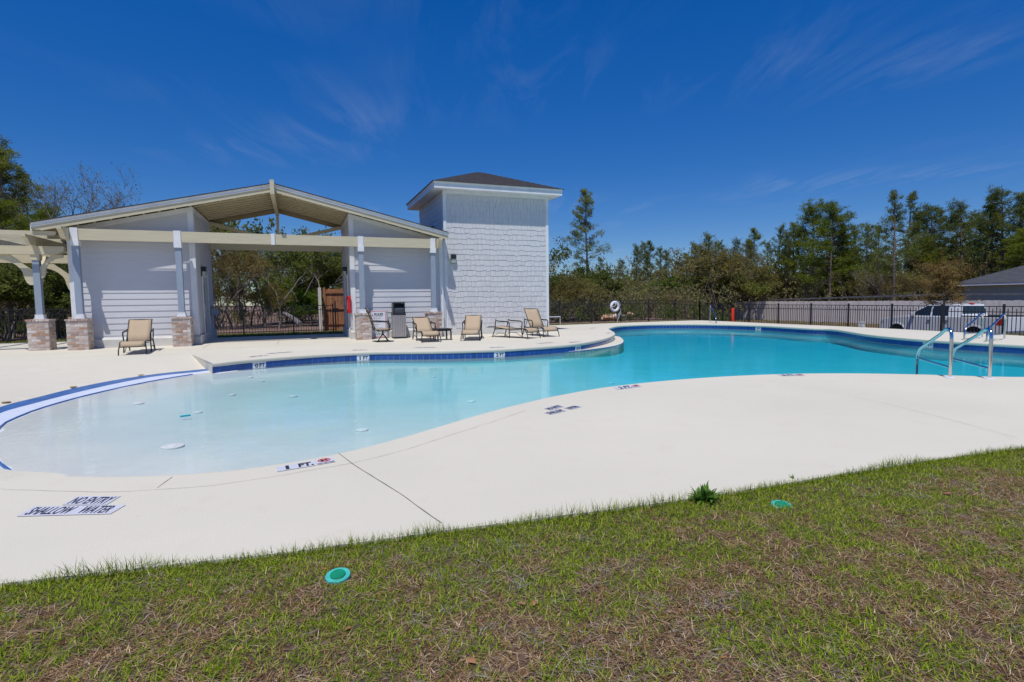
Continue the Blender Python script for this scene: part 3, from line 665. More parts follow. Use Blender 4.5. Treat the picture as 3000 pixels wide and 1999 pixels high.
# ------------------------------------------------------------------ ground
def gz(x, y):
    z = -.018 if y < 4 else -.03
    z -= .95*ss(21.9, 31, x)
    z -= .27*ss(20.6, 22.4, x)*ss(27, 24, y) if y < 27 else 0
    z -= .0
    if y > 26.5 and x < 20: z -= .25*ss(26.5, 34, y)*ss(-40, 5, x)
    if y > 60: z += 0
    return z
in_deck = [Vector(p) for p in deck_out]
def seg_dist(x, y, poly):
    best = 9
    for i in range(len(poly)):
        a, c = poly[i], poly[(i+1) % len(poly)]; d = Vector(c)-Vector(a); t_ = max(0, min(1, ((x-a[0])*d.x+(y-a[1])*d.y)/d.length_squared))
        best = min(best, math.hypot(a[0]+d.x*t_-x, a[1]+d.y*t_-y))
    return best
xs = sorted(set([-300, -200, -120, -80, -55, -40, -30, -24]+[round(-20+.6*i, 2) for i in range(90)]+[36, 40, 45, 50, 60, 80, 110, 160, 230, 320]))
ys = sorted(set([-60, -30, -15, -8, -4]+[round(-2+.6*i, 2) for i in range(58)]+[34, 36, 39, 42, 46, 52, 60, 70, 90, 120, 170, 240, 340, 500]))
V = []
for x in xs:
    for y in ys:
        z = gz(x, y)
        if inpoly(x, y, deck_out) and seg_dist(x, y, deck_out) > .62: z = -3
        elif -.0 < z+.05 and y < 4: z += .008*math.sin(x*2.1)*math.cos(y*1.7)
        V.append((x, y, z))
ny = len(ys); Fq = [(i*ny+j, (i+1)*ny+j, (i+1)*ny+j+1, i*ny+j+1) for i in range(len(xs)-1) for j in range(ny-1)]
me = tri_mesh('ground', V, Fq, M_['ground']); ground = link('ground', me); tag(ground, kind='structure')

# ------------------------------------------------------------------ pool house
WY, BY, XL, XR, WL, TX = 19.5, 23.1, -2.918, 1.725, -6.13, 5.04
RX = -.597
rake = lambda x: 4.80-.236*abs(x-RX)
house = empty('pool_house', (0, 20, 0), label='open gabled pool pavilion with grey siding, brick pillars and cream beams', cat='building')
def hobj(b, name, m, **k):
    o = b.obj(name, m, house, **k); o.location = (0, -20, 0); return o
def hp(o): o.parent = house; o.location = (o.location.x, o.location.y-20, o.location.z); return o
walls = []
for a, c in ((WL, XL), (XR, TX)):
    b_ = MB(); b_.prism([(a+.005, 0), (c-.005, 0), (c-.005, rake(c)), (a+.005, rake(a))], WY+.02, BY, 'y'); wobj = hobj(b_, 'wall', M_['siding']); walls.append((wobj, a, c))
# lap siding, one object per board
PIT_ = .1825
for wobj, a, c in walls:
    x0, x1 = (a+.13, c-.14) if a < 0 else (a+.14, c-.22)
    k = -1
    while True:
        za = .347+PIT_*k; zb = za+PIT_+.012
        if za < .28: za = .285
        if za > 4.2: break
        def clip(z): 
            zz = z-0.09
            if a < 0: return max(x0, RX-(4.80-zz-.13)/.236), x1
            return x0, min(x1, RX+(4.80-zz-.13)/.236)
        l0, h0 = clip(za); l1, h1 = clip(zb)
        if h0-l0 < .05: break
        if h1 < l1: l1 = h1 = (l0 if a > 0 else h0)
        b_ = MB(); b_.add([(l0, WY-.004, za), (h0, WY-.004, za), (h1, WY+.012, zb), (l1, WY+.012, zb), (l0, WY+.019, za), (h0, WY+.019, za), (h1, WY+.019, zb), (l1, WY+.019, zb)],
                          [(0, 1, 2, 3), (0, 4, 5, 1), (1, 5, 6, 2), (2, 6, 7, 3), (3, 7, 4, 0)])
        o = link('siding_board', b_.mesh('siding_board', M_['siding']), wobj); k += 1
    # trims
    tz0 = .3
    for (p, q) in ((x0-.13 if a < 0 else x0-.14, x0), (x1, x1+(.14 if a < 0 else .13))):
        b_ = MB().prism([(p, tz0), (q, tz0), (q, rake(q)-.0), (p, rake(p)-.0)], WY-.022, WY+.02, 'y')
        link('corner_trim', b_.mesh('corner_trim', M_['white']), wobj)
    b_ = MB(); b_.prism([(x0, rake(x0)-.13), (x1, rake(x1)-.13), (x1, rake(x1)), (x0, rake(x0))], WY-.02, WY+.019, 'y'); link('rake_trim', b_.mesh('rake_trim', M_['white']), wobj)
    px0, px1 = (a-.04, c+.055) if a < 0 else (a-.055, c-.01)
    b_ = MB(); b_.box((px0, WY-.09, 0), (px1, BY+.05, .235)); b_.prism([(WY-.09, .235), (BY+.05, .235), (BY, .29), (WY-.03, .29)], px0+.0, px1-.0, 'x')
    link('plinth', b_.mesh('plinth', M_['concrete']), wobj)
# passage side trims, doors, lamps
for sx, xw in ((1, XL), (-1, XR)):
    b_ = MB(); b_.box((xw+sx*.001, WY-.02, .3) if sx > 0 else (xw-.02, WY-.02, .3), (xw+.02, WY+.12, rake(xw)) if sx > 0 else (xw-.001, WY+.12, rake(xw)))
    b_.prism([(WY+.12, rake(xw)-.14), (BY, rake(xw)-.14), (BY, rake(xw)), (WY+.12, rake(xw))], min(xw, xw+sx*.02), max(xw, xw+sx*.02), 'x'); hobj(b_, 'passage_trim', M_['white'])
    dm = mat('pale_grey_door_paint', (.5, .53, .56), (.46, .49, .52), 3, .5)
    y0, y1 = (20.7, 21.7)
    b_ = MB(); xx0, xx1 = sorted((xw+sx*.003, xw+sx*.035)); b_.box((xx0, y0-.1, .0), (xx1, y0, 2.15)); b_.box((xx0, y1, 0), (xx1, y1+.1, 2.15)); b_.box((xx0, y0-.1, 2.15), (xx1, y1+.1, 2.26))
    dr = hobj(b_, 'door_frame', M_['white'])
    b_ = MB(); b_.box((sorted((xw+sx*.002, xw+sx*.02))[0], y0, .02), (sorted((xw+sx*.002, xw+sx*.02))[1], y1, 2.15)); dr = hobj(b_, 'door', dm)
    b_ = MB(); X0, X1 = sorted((xw+sx*.0205, xw+sx*.026)); b_.box((X0, y0+.08, 1.25), (X1, y0+.2, 1.95)); b_.box((X0, y0+.08, .15), (X1, y0+.2, .8)); link('dark_louvre', b_.mesh('dark_louvre', M_['plastic']), dr)
    b_ = MB(); X0, X1 = sorted((xw+sx*.02, xw+sx*.07)); b_.box((X0, y0+.55, 1.0), (X1, y0+.6, 1.12)); link('handle', b_.mesh('handle', M_['steel']), dr)
# drinking fountain on the left passage wall
b_ = MB(); b_.box((XL+.002, 22.15, .86), (XL+.26, 22.5, 1.08)); b_.box((XL+.002, 22.2, 1.08), (XL+.06, 22.45, 1.2)); ft = b_.obj('water_fountain', mat('blue_grey_enamel', (.3, .36, .44)), bevel=.02); tag(ft, 'small blue grey drinking fountain on the left passage wall', 'fountain')
def lamp(name, loc, nx, ny_, label, s=1):
    e = empty(name, loc, math.atan2(ny_, nx)+math.pi/2, label=label, cat='wall lamp', group='wall lamps')
    b_ = MB(); b_.box((-.1*s, -.14*s, .0), (.1*s, 0, .16*s)); b_.box((-.1*s, -.03*s, -.16*s), (.1*s, 0, .0)); b_.obj('housing', M_['plastic'], e, bevel=.008)
    b_ = MB(); b_.prism([(-.03*s, -.15*s), (-.10*s, -.14*s), (-.125*s, -.003), (-.03*s, -.003)], -.085*s, .085*s, 'x'); b_.obj('lens', M_['glass'], e)
    return e
lz = P(590, 790, X=XL); lamp('wall_lamp', (XL+.002, lz.y, P(588, 795, X=XL).z), 1, 0, 'black wall lamp above the door on the left passage wall')
lz = P(1016, 795, X=XR); lamp('wall_lamp', (XR-.002, lz.y, lz.z), -1, 0, 'black wall lamp high on the right passage wall')

# brick pillars
bricks = {}
def brick_mesh(l, wd, h_):
    k = (round(l, 3), round(wd, 3), round(h_, 3))
    if k not in bricks:
        b_ = MB(); e = .004; x, y, z = k[0]/2, k[1]/2, k[2]/2
        b_.add([(-x, -y+e, -z+e), (x, -y+e, -z+e), (x, y-e, -z+e), (-x, y-e, -z+e), (-x, -y+e, z-e), (x, -y+e, z-e), (x, y-e, z-e), (-x, y-e, z-e),
                (-x+e, -y, -z+e*1.5), (x-e, -y, -z+e*1.5), (x-e, -y, z-e*1.5), (-x+e, -y, z-e*1.5)],
               [(3, 2, 1, 0), (4, 5, 6, 7), (1, 2, 6, 5), (2, 3, 7, 6), (3, 0, 4, 7), (0, 1, 9, 8), (1, 5, 10, 9), (5, 4, 11, 10), (4, 0, 8, 11), (8, 9, 10, 11)])
        bricks[k] = b_.mesh('brick', M_['brick'])
    return bricks[k]
def pillar(cx, y0, parent, wd=.496, hh=.886, back=False):
    """core with bricks round it; sub-parts of the building"""
    b_ = MB(); h = wd/2; b_.box((-h+.004, -h+.004, 0), (h-.004, h-.004, hh-.02)); core = link('brick_pillar', b_.mesh('brick_pillar', M_['mortar']), parent)
    off_ = Vector((0, -20, 0)) if parent is house else Vector((-parent.location.x, -parent.location.y, 0)); core.location = Vector((cx, y0+h, 0))+off_
    ch = (hh-.066)/10
    for c in range(10):
        z = ch*(c+.5)
        for side in range(4):
            a = side*math.pi/2; run = []
            st_ = 0 if (c+side) % 2 == 0 else -1
            x = -h+(0 if st_ == 0 else .088); end = h-(.088 if st_ == 0 else 0)
            while x < end-.02:
                l = .2
                if x+l > end-.05: l = end-x
                run.append((x, l)); x += l
            for (x, l) in run:
                o = link('brick', brick_mesh(l-.012, .088, ch-.012), core)
                px_, py_ = x+l/2, -h+.042+R.uniform(-.004, .004)
                o.location = (px_*math.cos(a)-py_*math.sin(a), px_*math.sin(a)+py_*math.cos(a), z); o.rotation_euler = (0, 0, a)
    cw = wd+.05; hc = cw/2; n_ = 7; l = cw/n_
    for side in range(4):
        a = side*math.pi/2
        for k in range(n_-(1 if True else 0)):
            o = link('cap_brick', brick_mesh(l-.01, .19, .058), core); px_, py_ = -hc+l*(k+.5), -hc+.095
            o.location = (px_*math.cos(a)-py_*math.sin(a), px_*math.sin(a)+py_*math.cos(a), hh-.03+R.uniform(-.001, .001)); o.rotation_euler = (0, 0, a)
    return core
PX = [-5.83, -3.27, 2.04, 4.46]
PS = [-5.795, -3.272, 2.033, 4.48]
for x in PX: pillar(x, 18.82, house)
def post(x, y, z0, z1, parent, off_, wrap=True, ztop=3.45):
    w_ = .079
    b_ = MB(); b_.box((x-w_, y-w_, z0+.11), (x+w_, y+w_, z1-.14)); p = link('post', b_.mesh('post', M_['post']), parent); p.location = off_
    b_ = MB(); b_.box((x-.12, y-.12, z0), (x+.12, y+.12, z0+.03)); b_.prism([(x-.11, z0+.03), (x+.11, z0+.03), (x+.1, z0+.05), (x+.1, z0+.13), (x-.1, z0+.13), (x-.1, z0+.05)], y-.1, y+.1, 'y')
    o = link('post_base', b_.mesh('post_base', M_['white']), parent); o.location = off_
    if wrap:
        b_ = MB(); b_.box((x-.1, y-.115, z1-.16), (x+.1, y+.115, z1-.004)); b_.box((x-.09, y-.106, z1-.004), (x+.09, y+.1, ztop))
        o = link('post_cap', b_.mesh('post_cap', M_['white']), parent); o.location = off_
HO = Vector((0, -20, 0))
for i, x in enumerate(PS): post(x, 19.07, .886, 3.11, house, HO)
# beams
b_ = MB(); b_.box((-5.9, 18.985, 3.112), (4.56, 19.095, 3.43)); hobj(b_, 'front_beam', M_['cream'])
b_ = MB(); b_.box((XL, BY-.15, 3.27), (XR, BY, 3.6)); hobj(b_, 'rear_beam', M_['cream'])
b_ = MB(); b_.box((RX-.105, 18.955, 3.10), (RX+.0, 18.984, 3.445)); o = hobj(b_, 'beam_splice_cover', M_['white']); 
b_ = MB(); b_.box((RX-.06, 18.52, 4.6), (RX+.06, BY+.1, 5.03)); hobj(b_, 'ridge_beam', M_['cream'])
b_ = MB(); b_.box((RX-.05, BY-.14, 3.6), (RX+.05, BY-.02, 4.6)); hobj(b_, 'king_post', M_['cream'])
for s_ in (-1, 1):
    b_ = MB(); xe = XL+.02 if s_ < 0 else XR-.02
    b_.bar((xe, BY-.08, rake(xe)-.03), (RX+s_*.05, BY-.08, 3.62), .07, .13); hobj(b_, 'brace', M_['cream'])
def scroll(x0, x1, y0, y1, z0, z1):
    """side beam with an ogee end pointing at y0"""
    pts = [(y1, z0), (y0+.34, z0)]
    for k in range(9):
        t_ = k/8; pts.append((y0+.34-.3*t_, z0+(z1-z0)*.72*(t_-.13*math.sin(2*math.pi*t_))))
    pts += [(y0, z1-.06), (y0, z1), (y1, z1)]
    return MB().prism(pts, x0, x1, 'x')
hobj(scroll(-6.02, -5.9, 18.42, WY, 3.12, 3.42), 'side_beam', M_['cream'])
hobj(scroll(4.6, 4.72, 18.5, WY, 3.12, 3.42), 'side_beam', M_['cream'])
# roof
EL, ER, FY, RY = -6.74, TX-.004, 18.955, 23.35
for s_, xe in ((-1, EL), (1, ER)):
    p = [(RX, rake(RX)), (xe, rake(xe))]
    def slab(z0, z1, ya, yb, name, m, xa=RX, xb=xe):
        b_ = MB(); b_.prism([(xa, rake(xa)+z0), (xb, rake(xb)+z0), (xb, rake(xb)+z1), (xa, rake(xa)+z1)], ya, yb, 'y'); return hobj(b_, name, m)
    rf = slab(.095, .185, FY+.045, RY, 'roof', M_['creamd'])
    slab(.186, .215, FY-.06, RY+.03, 'shingle_layer', M_['roof'], xb=xe+s_*(.02 if s_ < 0 else 0))
    b_ = MB(); xo = xe+(.22 if s_ < 0 else 0)
    pts = [(RX, rake(RX)-.055), (xo, rake(xo)-.055)]
    if s_ < 0: pts += [(xo-.05, rake(xo)-.03), (xo-.12, rake(xo)-.045), (xe, rake(xe)+.03)]
    pts += [(xe, rake(xe)+.085), (RX, rake(RX)+.085)]
    b_.prism(pts, FY, FY+.044, 'y'); hobj(b_, 'barge_board', M_['cream'])
    slab(.086, .17, FY-.012, FY+.02, 'upper_trim', M_['white']); slab(.08, .092, FY-.026, FY-.0125, 'trim_lip', M_['white'])
    slab(.171, .185, FY-.05, FY+.02, 'drip_edge', M_['white'])
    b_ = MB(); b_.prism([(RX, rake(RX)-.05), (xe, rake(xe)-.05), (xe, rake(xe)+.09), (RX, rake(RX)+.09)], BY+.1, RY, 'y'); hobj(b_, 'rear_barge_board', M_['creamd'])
    if s_ < 0:
        b_ = MB(); b_.box((EL-.02, FY+.0, rake(EL)-.02), (EL+.01, RY, rake(EL)+.15)); hobj(b_, 'eave_board', M_['white'])
    # lookouts and rafters
    x = RX+s_*.29
    while (x > EL+.2) if s_ < 0 else (x < ER-.1):
        b_ = MB(); b_.box((x-.019, FY+.046, rake(x)-.01), (x+.019, WY-.025 if (x < XL or x > XR) else WY+.0, rake(x)+.092)); hobj(b_, 'lookout', M_['creaml']); x += s_*.411
    y = WY
    while y < BY:
        xe2 = XL-.0 if s_ < 0 else XR+.0
        b_ = MB(); b_.prism([(RX+s_*.06, rake(RX)+.045), (xe2, rake(xe2)+.045), (xe2, rake(xe2)+.093), (RX+s_*.06, rake(RX)+.093)], y, y+.04, 'y'); hobj(b_, 'rafter', M_['creaml']); y += .405
# cricket where the roof meets the tower
b_ = MB(); b_.add([(4.0, 21.0, rake(4.0)+.2), (5.03, 20.1, rake(5.03)+.2), (5.03, 21.2, rake(5.03)+.72), (5.03, 22.8, rake(5.03)+.2)], [(0, 1, 2), (0, 2, 3), (1, 3, 2)]); hobj(b_, 'roof_cricket', M_['roof'])

# ------------------------------------------------------------------ pergola on the left
perg = empty('pergola', (-8, 20, 0), label='cream timber pergola with scrolled rafters beside the pavilion', cat='pergola')
def pobj(b, name, m): o = b.obj(name, m, perg); o.location = (8, -20, 0); return o
AX = P(117, 900, Y=19.5).x
zt = P(40, 720.5, Y=19.45).z; zb = P(40, 745, Y=19.45).z; xr_ = P(190, 735, Y=19.45).x
post(AX, 19.5, .886, zb+.0, perg, Vector((8, -20, 0)), wrap=False)
b_ = MB(); b_.box((AX-.1, 19.4, zb-.16), (AX+.1, 19.6, zt+.0)); pobj(b_, 'post_cap', M_['cream'])
def endbeam(xa, xb, y0, y1, z0, z1, end=.3):
    pts = [(xa, z0), (xb-end, z0)]+[(xb-end+end*math.sin(k/6*math.pi/2), z0+(z1-z0)*.75*(1-math.cos(k/6*math.pi/2))) for k in range(1, 7)]+[(xb, z1), (xa, z1)]
    return MB().prism(pts, y0, y1, 'y')
pobj(endbeam(-13, xr_, 19.37, 19.45, zb, zt), 'beam', M_['cream'])
pobj(endbeam(-13, xr_, 19.55, 19.63, zb, zt), 'beam', M_['cream'])
zt2 = P(70, 754, Y=22.7).z; zb2 = P(70, 771, Y=22.7).z
zb2 = zt2-.27
pobj(endbeam(-13, -6.3, 22.65, 22.73, zt-.27, zt), 'beam', M_['cream'])
RAX = P(72, 690, Y=18.85).x
for k, x in enumerate((RAX, RAX-1.25, RAX-2.5, RAX-3.75, RAX-5)):
    pobj(scroll(x-.045, x+.045, 18.75, 23.4, zt+.003, zt+.27), 'rafter', M_['cream'])
for v0, y in ((679, 19.05), (691, 20.0), (703, 21.0), (713, 22.0), (720, 23.0)):
    z1 = zt+.27
    xe_ = P(150, v0, Y=y).x+.1 if v0 < 690 else P(165, v0, Y=y).x+.15
    pobj(endbeam(-13, min(xe_, -6.2), y, y+.045, z1+.002, z1+.12, .12), 'purlin', M_['cream'])
def brace_poly(s):
    pts = [(0, 0), (0, .4*s), (.52*s, .86*s), (1.0*s, .86*s), (.98*s, .76*s)]
    for k in range(8):
        t_ = k/7; a = math.pi/2*t_; pts.append(((.9-.68*math.sin(a))*s, (.74-.5*(1-math.cos(a)))*s))
    pts += [(.17*s, .08*s), (.1*s, .0)]
    return pts
bp_ = brace_poly(1.0); zz0 = zb-.86
pobj(MB().prism([(AX-.08-x, zz0+z) for x, z in bp_], 19.46, 19.54, 'y'), 'knee_brace', M_['cream'])
pobj(MB().prism([(AX+.08+x*.55, zz0+.2+z*.77) for x, z in bp_], 19.46, 19.54, 'y'), 'knee_brace', M_['cream'])
pobj(MB().prism([(19.58+x, zz0+z) for x, z in bp_], AX-.04, AX+.04, 'x'), 'knee_brace', M_['cream'])
AX2 = -6.9
pobj(MB().prism([(AX2-.08-x*1.1, zt-.27-.95+z*1.1) for x, z in bp_], 22.66, 22.74, 'y'), 'knee_brace', M_['cream'])
post(AX2, 22.7, .886, zt-.27, perg, Vector((8, -20, 0)), wrap=False)
c_ = pillar(AX, 19.252, perg); c_ = pillar(AX2, 22.45, perg)
post(AX-3.4, 19.5, .886, zb, perg, Vector((8, -20, 0)), wrap=False); pillar(AX-3.4, 19.252, perg)

# ------------------------------------------------------------------ shingled tower
TY, TW, TD, OV, ZE = 19.6, 4.17, 4.18, .42, 5.26
tower = empty('shingled_tower', (TX+TW/2, TY, 0), label='square grey shingled tower with white eaves and dark hipped roof', cat='tower')
TO = Vector((-(TX+TW/2), -TY, 0))
def tobj(b, name, m, parent=None, **k):
    o = b.obj(name, m, parent or tower, **k); o.location = TO if parent is None else (0, 0, 0); return o
b_ = MB(); b_.box((TX+.01, TY+.01, .2), (TX+TW-.01, TY+TD-.01, ZE)); tw = tobj(b_, 'wall', M_['shingle'])
b_ = MB(); b_.box((TX-.06, TY-.06, 0), (TX+TW+.06, TY+TD+.06, .17)); b_.prism([(TX-.06, .17), (TX+TW+.06, .17), (TX+TW+.0, .235), (TX, .235)], TY-.03, TY+TD, 'y'); tobj(b_, 'plinth', M_['concrete'])
b_ = MB()
for x0, x1 in ((TX-.012, TX+.1), (TX+TW-.1, TX+TW+.012)): b_.box((x0, TY-.022, .236), (x1, TY+.02, ZE-.002))
b_.box((TX-.012, TY+.02, .236), (TX+.012, TY+.12, ZE-.002)); tobj(b_, 'corner_trim', M_['white'])
b_ = MB(); b_.box((TX+.1, TY-.015, ZE-.11), (TX+TW-.1, TY+.01, ZE-.002)); tobj(b_, 'frieze_trim', M_['white'])
sm = {}
def shingle_geo(wd, hh=.215):
    return [(-wd/2, -.016, 0), (wd/2, -.016, 0), (wd/2, -.006, hh), (-wd/2, -.006, hh), (-wd/2, 0, 0), (wd/2, 0, 0), (wd/2, 0, hh), (-wd/2, 0, hh)], [(0, 1, 2, 3), (0, 4, 5, 1), (1, 5, 6, 2), (3, 7, 4, 0)]
nsh = 0; stuff = MB(); RR = random.Random(3)
for row in range(26):
    z = .24+.1945*row; 
    if z > ZE-.13: break
    x = TX+.1; 
    pat = [.13, .17, .24, .15, .19, .3, .12, .16, .21]
    k = row*4 % 9
    while x < TX+TW-.105:
        wd = pat[k % 9]; k += 1
        if x+wd > TX+TW-.15: wd = TX+TW-.1-x
        dz = (0, .028)[RR.random() < .5]-.012; hh = min(.215, ZE-.11-z-dz)
        if nsh < 300:
            key = round(wd, 2); 
            if key not in sm:
                b_ = MB(); b_.add(*shingle_geo(key-.006)); sm[key] = b_.mesh('wall_shingle', M_['shingle'], fix=False)
            o = link('wall_shingle', sm[key], tw); o.location = (x+wd/2, TY+.008, z+dz); o.scale.x = (wd-.006)/(key-.006); nsh += 1
        else:
            vs, fs = shingle_geo(wd-.006, hh); stuff.add([(p[0]+x+wd/2, p[1]+TY+.008, p[2]+z+dz) for p in vs], fs)
        x += wd
    y = TY+.12; k = row*3 % 9
    while y < TY+TD-.1:
        wd = pat[k % 9]; k += 1; dz = (0, .028)[RR.random() < .5]-.012; hh = min(.215, ZE-.02-z-dz); wd = min(wd, TY+TD-y)
        vs, fs = shingle_geo(wd-.006, hh); stuff.add([(TX+.008+p[1], y+wd/2-p[0], p[2]+z+dz) for p in vs], fs); y += wd
o = stuff.obj('upper_wall_shingles', M_['shingle'], tw); o['kind'] = 'stuff'
# soffit, fascia, roof
A0, A1, B0, B1 = TX-OV, TX+TW+OV, TY-OV, TY+TD+OV
b_ = MB(); b_.box((A0+.02, B0+.02, ZE), (A1-.02, B1-.02, ZE+.03)); tobj(b_, 'soffit', M_['white'])
b_ = MB()
for a, c in (((A0, B0, ZE-.01), (A1, B0+.019, ZE+.15)), ((A0, B1-.019, ZE-.01), (A1, B1, ZE+.15)), ((A0, B0+.019, ZE-.01), (A0+.019, B1-.019, ZE+.15)), ((A1-.019, B0+.019, ZE-.01), (A1, B1-.019, ZE+.15))): b_.box(a, c)
tobj(b_, 'fascia', M_['white'])
g = .025; b_ = MB()
b_.add([(A0-.0, B0-.0, ZE+.15), (A1, B0, ZE+.15), (A1, B1, ZE+.15), (A0, B1, ZE+.15), (A0-g, B0-g, ZE+.215), (A1+g, B0-g, ZE+.215), (A1+g, B1+g, ZE+.215), (A0-g, B1+g, ZE+.215)],
       [(0, 1, 5, 4), (1, 2, 6, 5), (2, 3, 7, 6), (3, 0, 4, 7)]); tobj(b_, 'gutter_strip', M_['white'])
b_ = MB(); g = .06; zz = ZE+.216; xc, yc, za = TX+TW/2, TY+TD/2, 6.5; rows = 15
for s_ in range(4):
    for k in range(rows):
        t0, t1 = k/rows, (k+1)/rows; lift = .014
        def rr(t_, dz=0):
            a0, a1, c0_, c1_ = A0-g+(xc-.08-A0+g)*t_, A1+g+(xc+.08-A1-g)*t_, B0-g+(yc-B0+g)*t_, B1+g+(yc-B1-g)*t_; z = zz+(za-zz)*t_+dz
            cs = [(a0, c0_, z), (a1, c0_, z), (a1, c1_, z), (a0, c1_, z)]; return cs[s_], cs[(s_+1) % 4]
        p, q = rr(t0, lift); p1, q1 = rr(t1, 0); p2, q2 = rr(t0, -.004)
        b_.add([p, q, q1, p1, p2, q2], [(0, 1, 2, 3), (4, 5, 1, 0)])
tobj(b_, 'roof', M_['roof'])
lamp('wall_lamp', (5.36, TY-.012, 2.79), 0, -1, 'black and glass wall lamp on the shingled tower', .95).rotation_euler.z = 0
b_ = MB(); b_.tube([(TX-.08, TY-.12, 1.0-.35), (TX-.08, TY-.12, .1), (TX-.02, TY-.2, .04)], .022, 8); tobj(b_, 'drain_pipe', M_['post'])

# ------------------------------------------------------------------ iron fences
def fence(posts, name, label, hgt=1.18, skip=None, n_=None):
    """posts: (x, y, z of the ground)"""
    x0, y0, z0 = posts[0]; root = empty(name, (x0, y0, 0), label=label, cat='fence'); O = Vector((x0, y0, 0))
    pm = MB().box((-.028, -.028, -.05), (.028, .028, hgt+.05)); pm.prism([(-.035, hgt+.05), (.035, hgt+.05), (.0, hgt+.075)], -.035, .035, 'y'); pm = pm.mesh('post', M_['black'])
    k1 = MB().box((-.009, -.009, .06), (.009, .009, hgt-.01)).mesh('picket', M_['black'])
    k2 = MB(); k2.box((-.009, -.009, .06), (.009, .009, hgt-.11)); k2.add([(-.012, -.012, hgt-.11), (.012, -.012, hgt-.11), (.012, .012, hgt-.11), (-.012, .012, hgt-.11), (0, 0, hgt-.06)], [(0, 1, 4), (1, 2, 4), (2, 3, 4), (3, 0, 4)]); k2 = k2.mesh('picket', M_['black'])
    for p in posts: link('post', pm, root, Vector(p)-O)
    tot = 0
    for a, c in zip(posts, posts[1:]):
        a, c = Vector(a), Vector(c); d = c-a; ang = math.atan2(d.y, d.x)
        b_ = MB()
        for z, hh in ((hgt-.005, .03), (hgt-.19, .026), (.1, .03)):
            b2 = MB(); b2.bar(a+Vector((0, 0, z))-O, c+Vector((0, 0, z))-O, .026, hh); b2.obj('rail', M_['black'], root)
        n = n_ or max(2, round(d.length/.11)); n = n if n % 2 == 0 else n+1
        for i in range(1, n):
            if tot >= 299: break
            p = a+d*(i/n); link('picket', k1 if i % 2 == 0 else k2, root, p-O, ang); tot += 1
    return root
def backline(x): return 24.75+.04*(x+9.7)
def bx(u, yl=None):                                  # x on the rear fence line as seen at u
    x = 0
    for _ in range(8): x = P(u, 900, Y=backline(x)).x
    return x
us = [20, 711, 858]
xs_ = [bx(711)-1.88*k for k in range(6, 0, -1)]+[bx(711), bx(858), bx(858)+1.62]
fence([(x, backline(x), -.02) for x in xs_], 'iron_fence', 'black iron fence seen through the passage and under the pergola', 1.17)
g0 = bx(858)+1.62
b_ = MB(); b_.tube([(g0+.1, backline(g0), -.02), (g0+.1, backline(g0), 1.32)], .03, 8); b_.tube([(g0+.2, backline(g0)-.02, .1), (g0+.2, backline(g0)-.02, 1.0)], .018, 6); b_.box((g0-.01, backline(g0)-.05, .88), (g0+.24, backline(g0)+.02, 1.02)); b_.tube([(g0+.02, backline(g0)-.06, .9), (g0+.02, backline(g0)-.06, 1.62)], .012, 6)
tag(b_.obj('gate_latch', M_['black']), 'black gate latch post at the right end of the passage fence', 'gate latch')
rp = []
tops = {1570: 1.2, 1640: 1.2, 1732: 1.2, 1819: 1.2, 1901: 1.19, 1978: 1.15, 2050: 1.04}
for u, tz in tops.items():
    x = P(u, 900, Y=26).x; rp.append((x, 26.0, tz-1.2))
fence(rp, 'iron_fence', 'black iron fence running from the tower past the lifebuoy', 1.18)
sp = [rp[-1]]
for u, v in ((2117.6, 891.4), (2195.2, 890.3), (2280.8, 890.9), (2376.5, 890.9), (2486.4, 891.7), (2613.8, 892.5), (2760, 893.6), (2942, 894.4)):
    p = P(u, v, X=21.9); sp.append((21.9, p.y, p.z-1.22))
sp.append((21.9, sp[-1][1]-2.1, sp[-1][2])); sp.append((21.9, sp[-1][1]-2.1, sp[-1][2]))
fence(sp, 'iron_fence', 'black iron fence along the right side before the white pickup', 1.18, n_=18)

# ------------------------------------------------------------------ timber fences
def board_fence(name, label, a, c, zg, hgt, bw, m, rail=True, dog=True):
    a, c = Vector(a), Vector(c); d = (c-a); n = int(d.length/bw); ang = math.atan2(d.y, d.x); u_ = d.normalized(); nn = Vector((-u_.y, u_.x))
    root = empty(name, (a.x, a.y, zg), ang, label=label, cat='fence')
    ms = []
    for k in range(4):
        h2 = hgt+R.uniform(-.02, .02); w2 = bw*.47; ch = .025 if dog else 0
        ms.append(MB().prism([(-w2, 0), (w2, 0), (w2, h2-ch), (w2-ch, h2), (-w2+ch, h2), (-w2, h2-ch)], -.009, .009, 'y').mesh('board', m))
    b_ = MB()
    for i in range(n):
        o = link('board', ms[i % 4], root, (bw*(i+.5), R.uniform(-.004, .004), R.uniform(-.015, .01)))
        if i > 295: break
    if rail:
        for z in (.3, 1.0, hgt-.22): MB().box((0, -.055, z), (bw*n, -.012, z+.085)).obj('rail', m, root)
        MB().box((-.06, -.06, 0), (.04, .04, hgt+.05)).obj('post', m, root)
    return root
pa = P(950, 846, Y=26.6); pb = P(1030, 846, Y=26.6)
board_fence('timber_fence', 'red brown timber screen behind the passage fence', (pa.x, 26.6), (pb.x+.5, 26.6), -.05, pa.z+.05, .14, M_['wood'])
pc = P(933, 843, Y=26.2); b_ = MB(); b_.box((pc.x-.02, 26.1, -.05), (pc.x+.1, 26.62, pc.z)); tag(b_.obj('timber_post', M_['greywood']), 'pale end panel at the left side of the red brown timber screen', 'fence post')
wz = -1.0
ta = P(2152, 887, X=43); tb_ = P(3100, 880, X=43)
y0_, y1_ = ta.y, tb_.y
board_fence('privacy_fence', 'long weathered grey board fence behind the iron fence and pickup', (43, y0_), (43, y0_-295*.14), wz, 1.86, .14, M_['greywood'], rail=False)
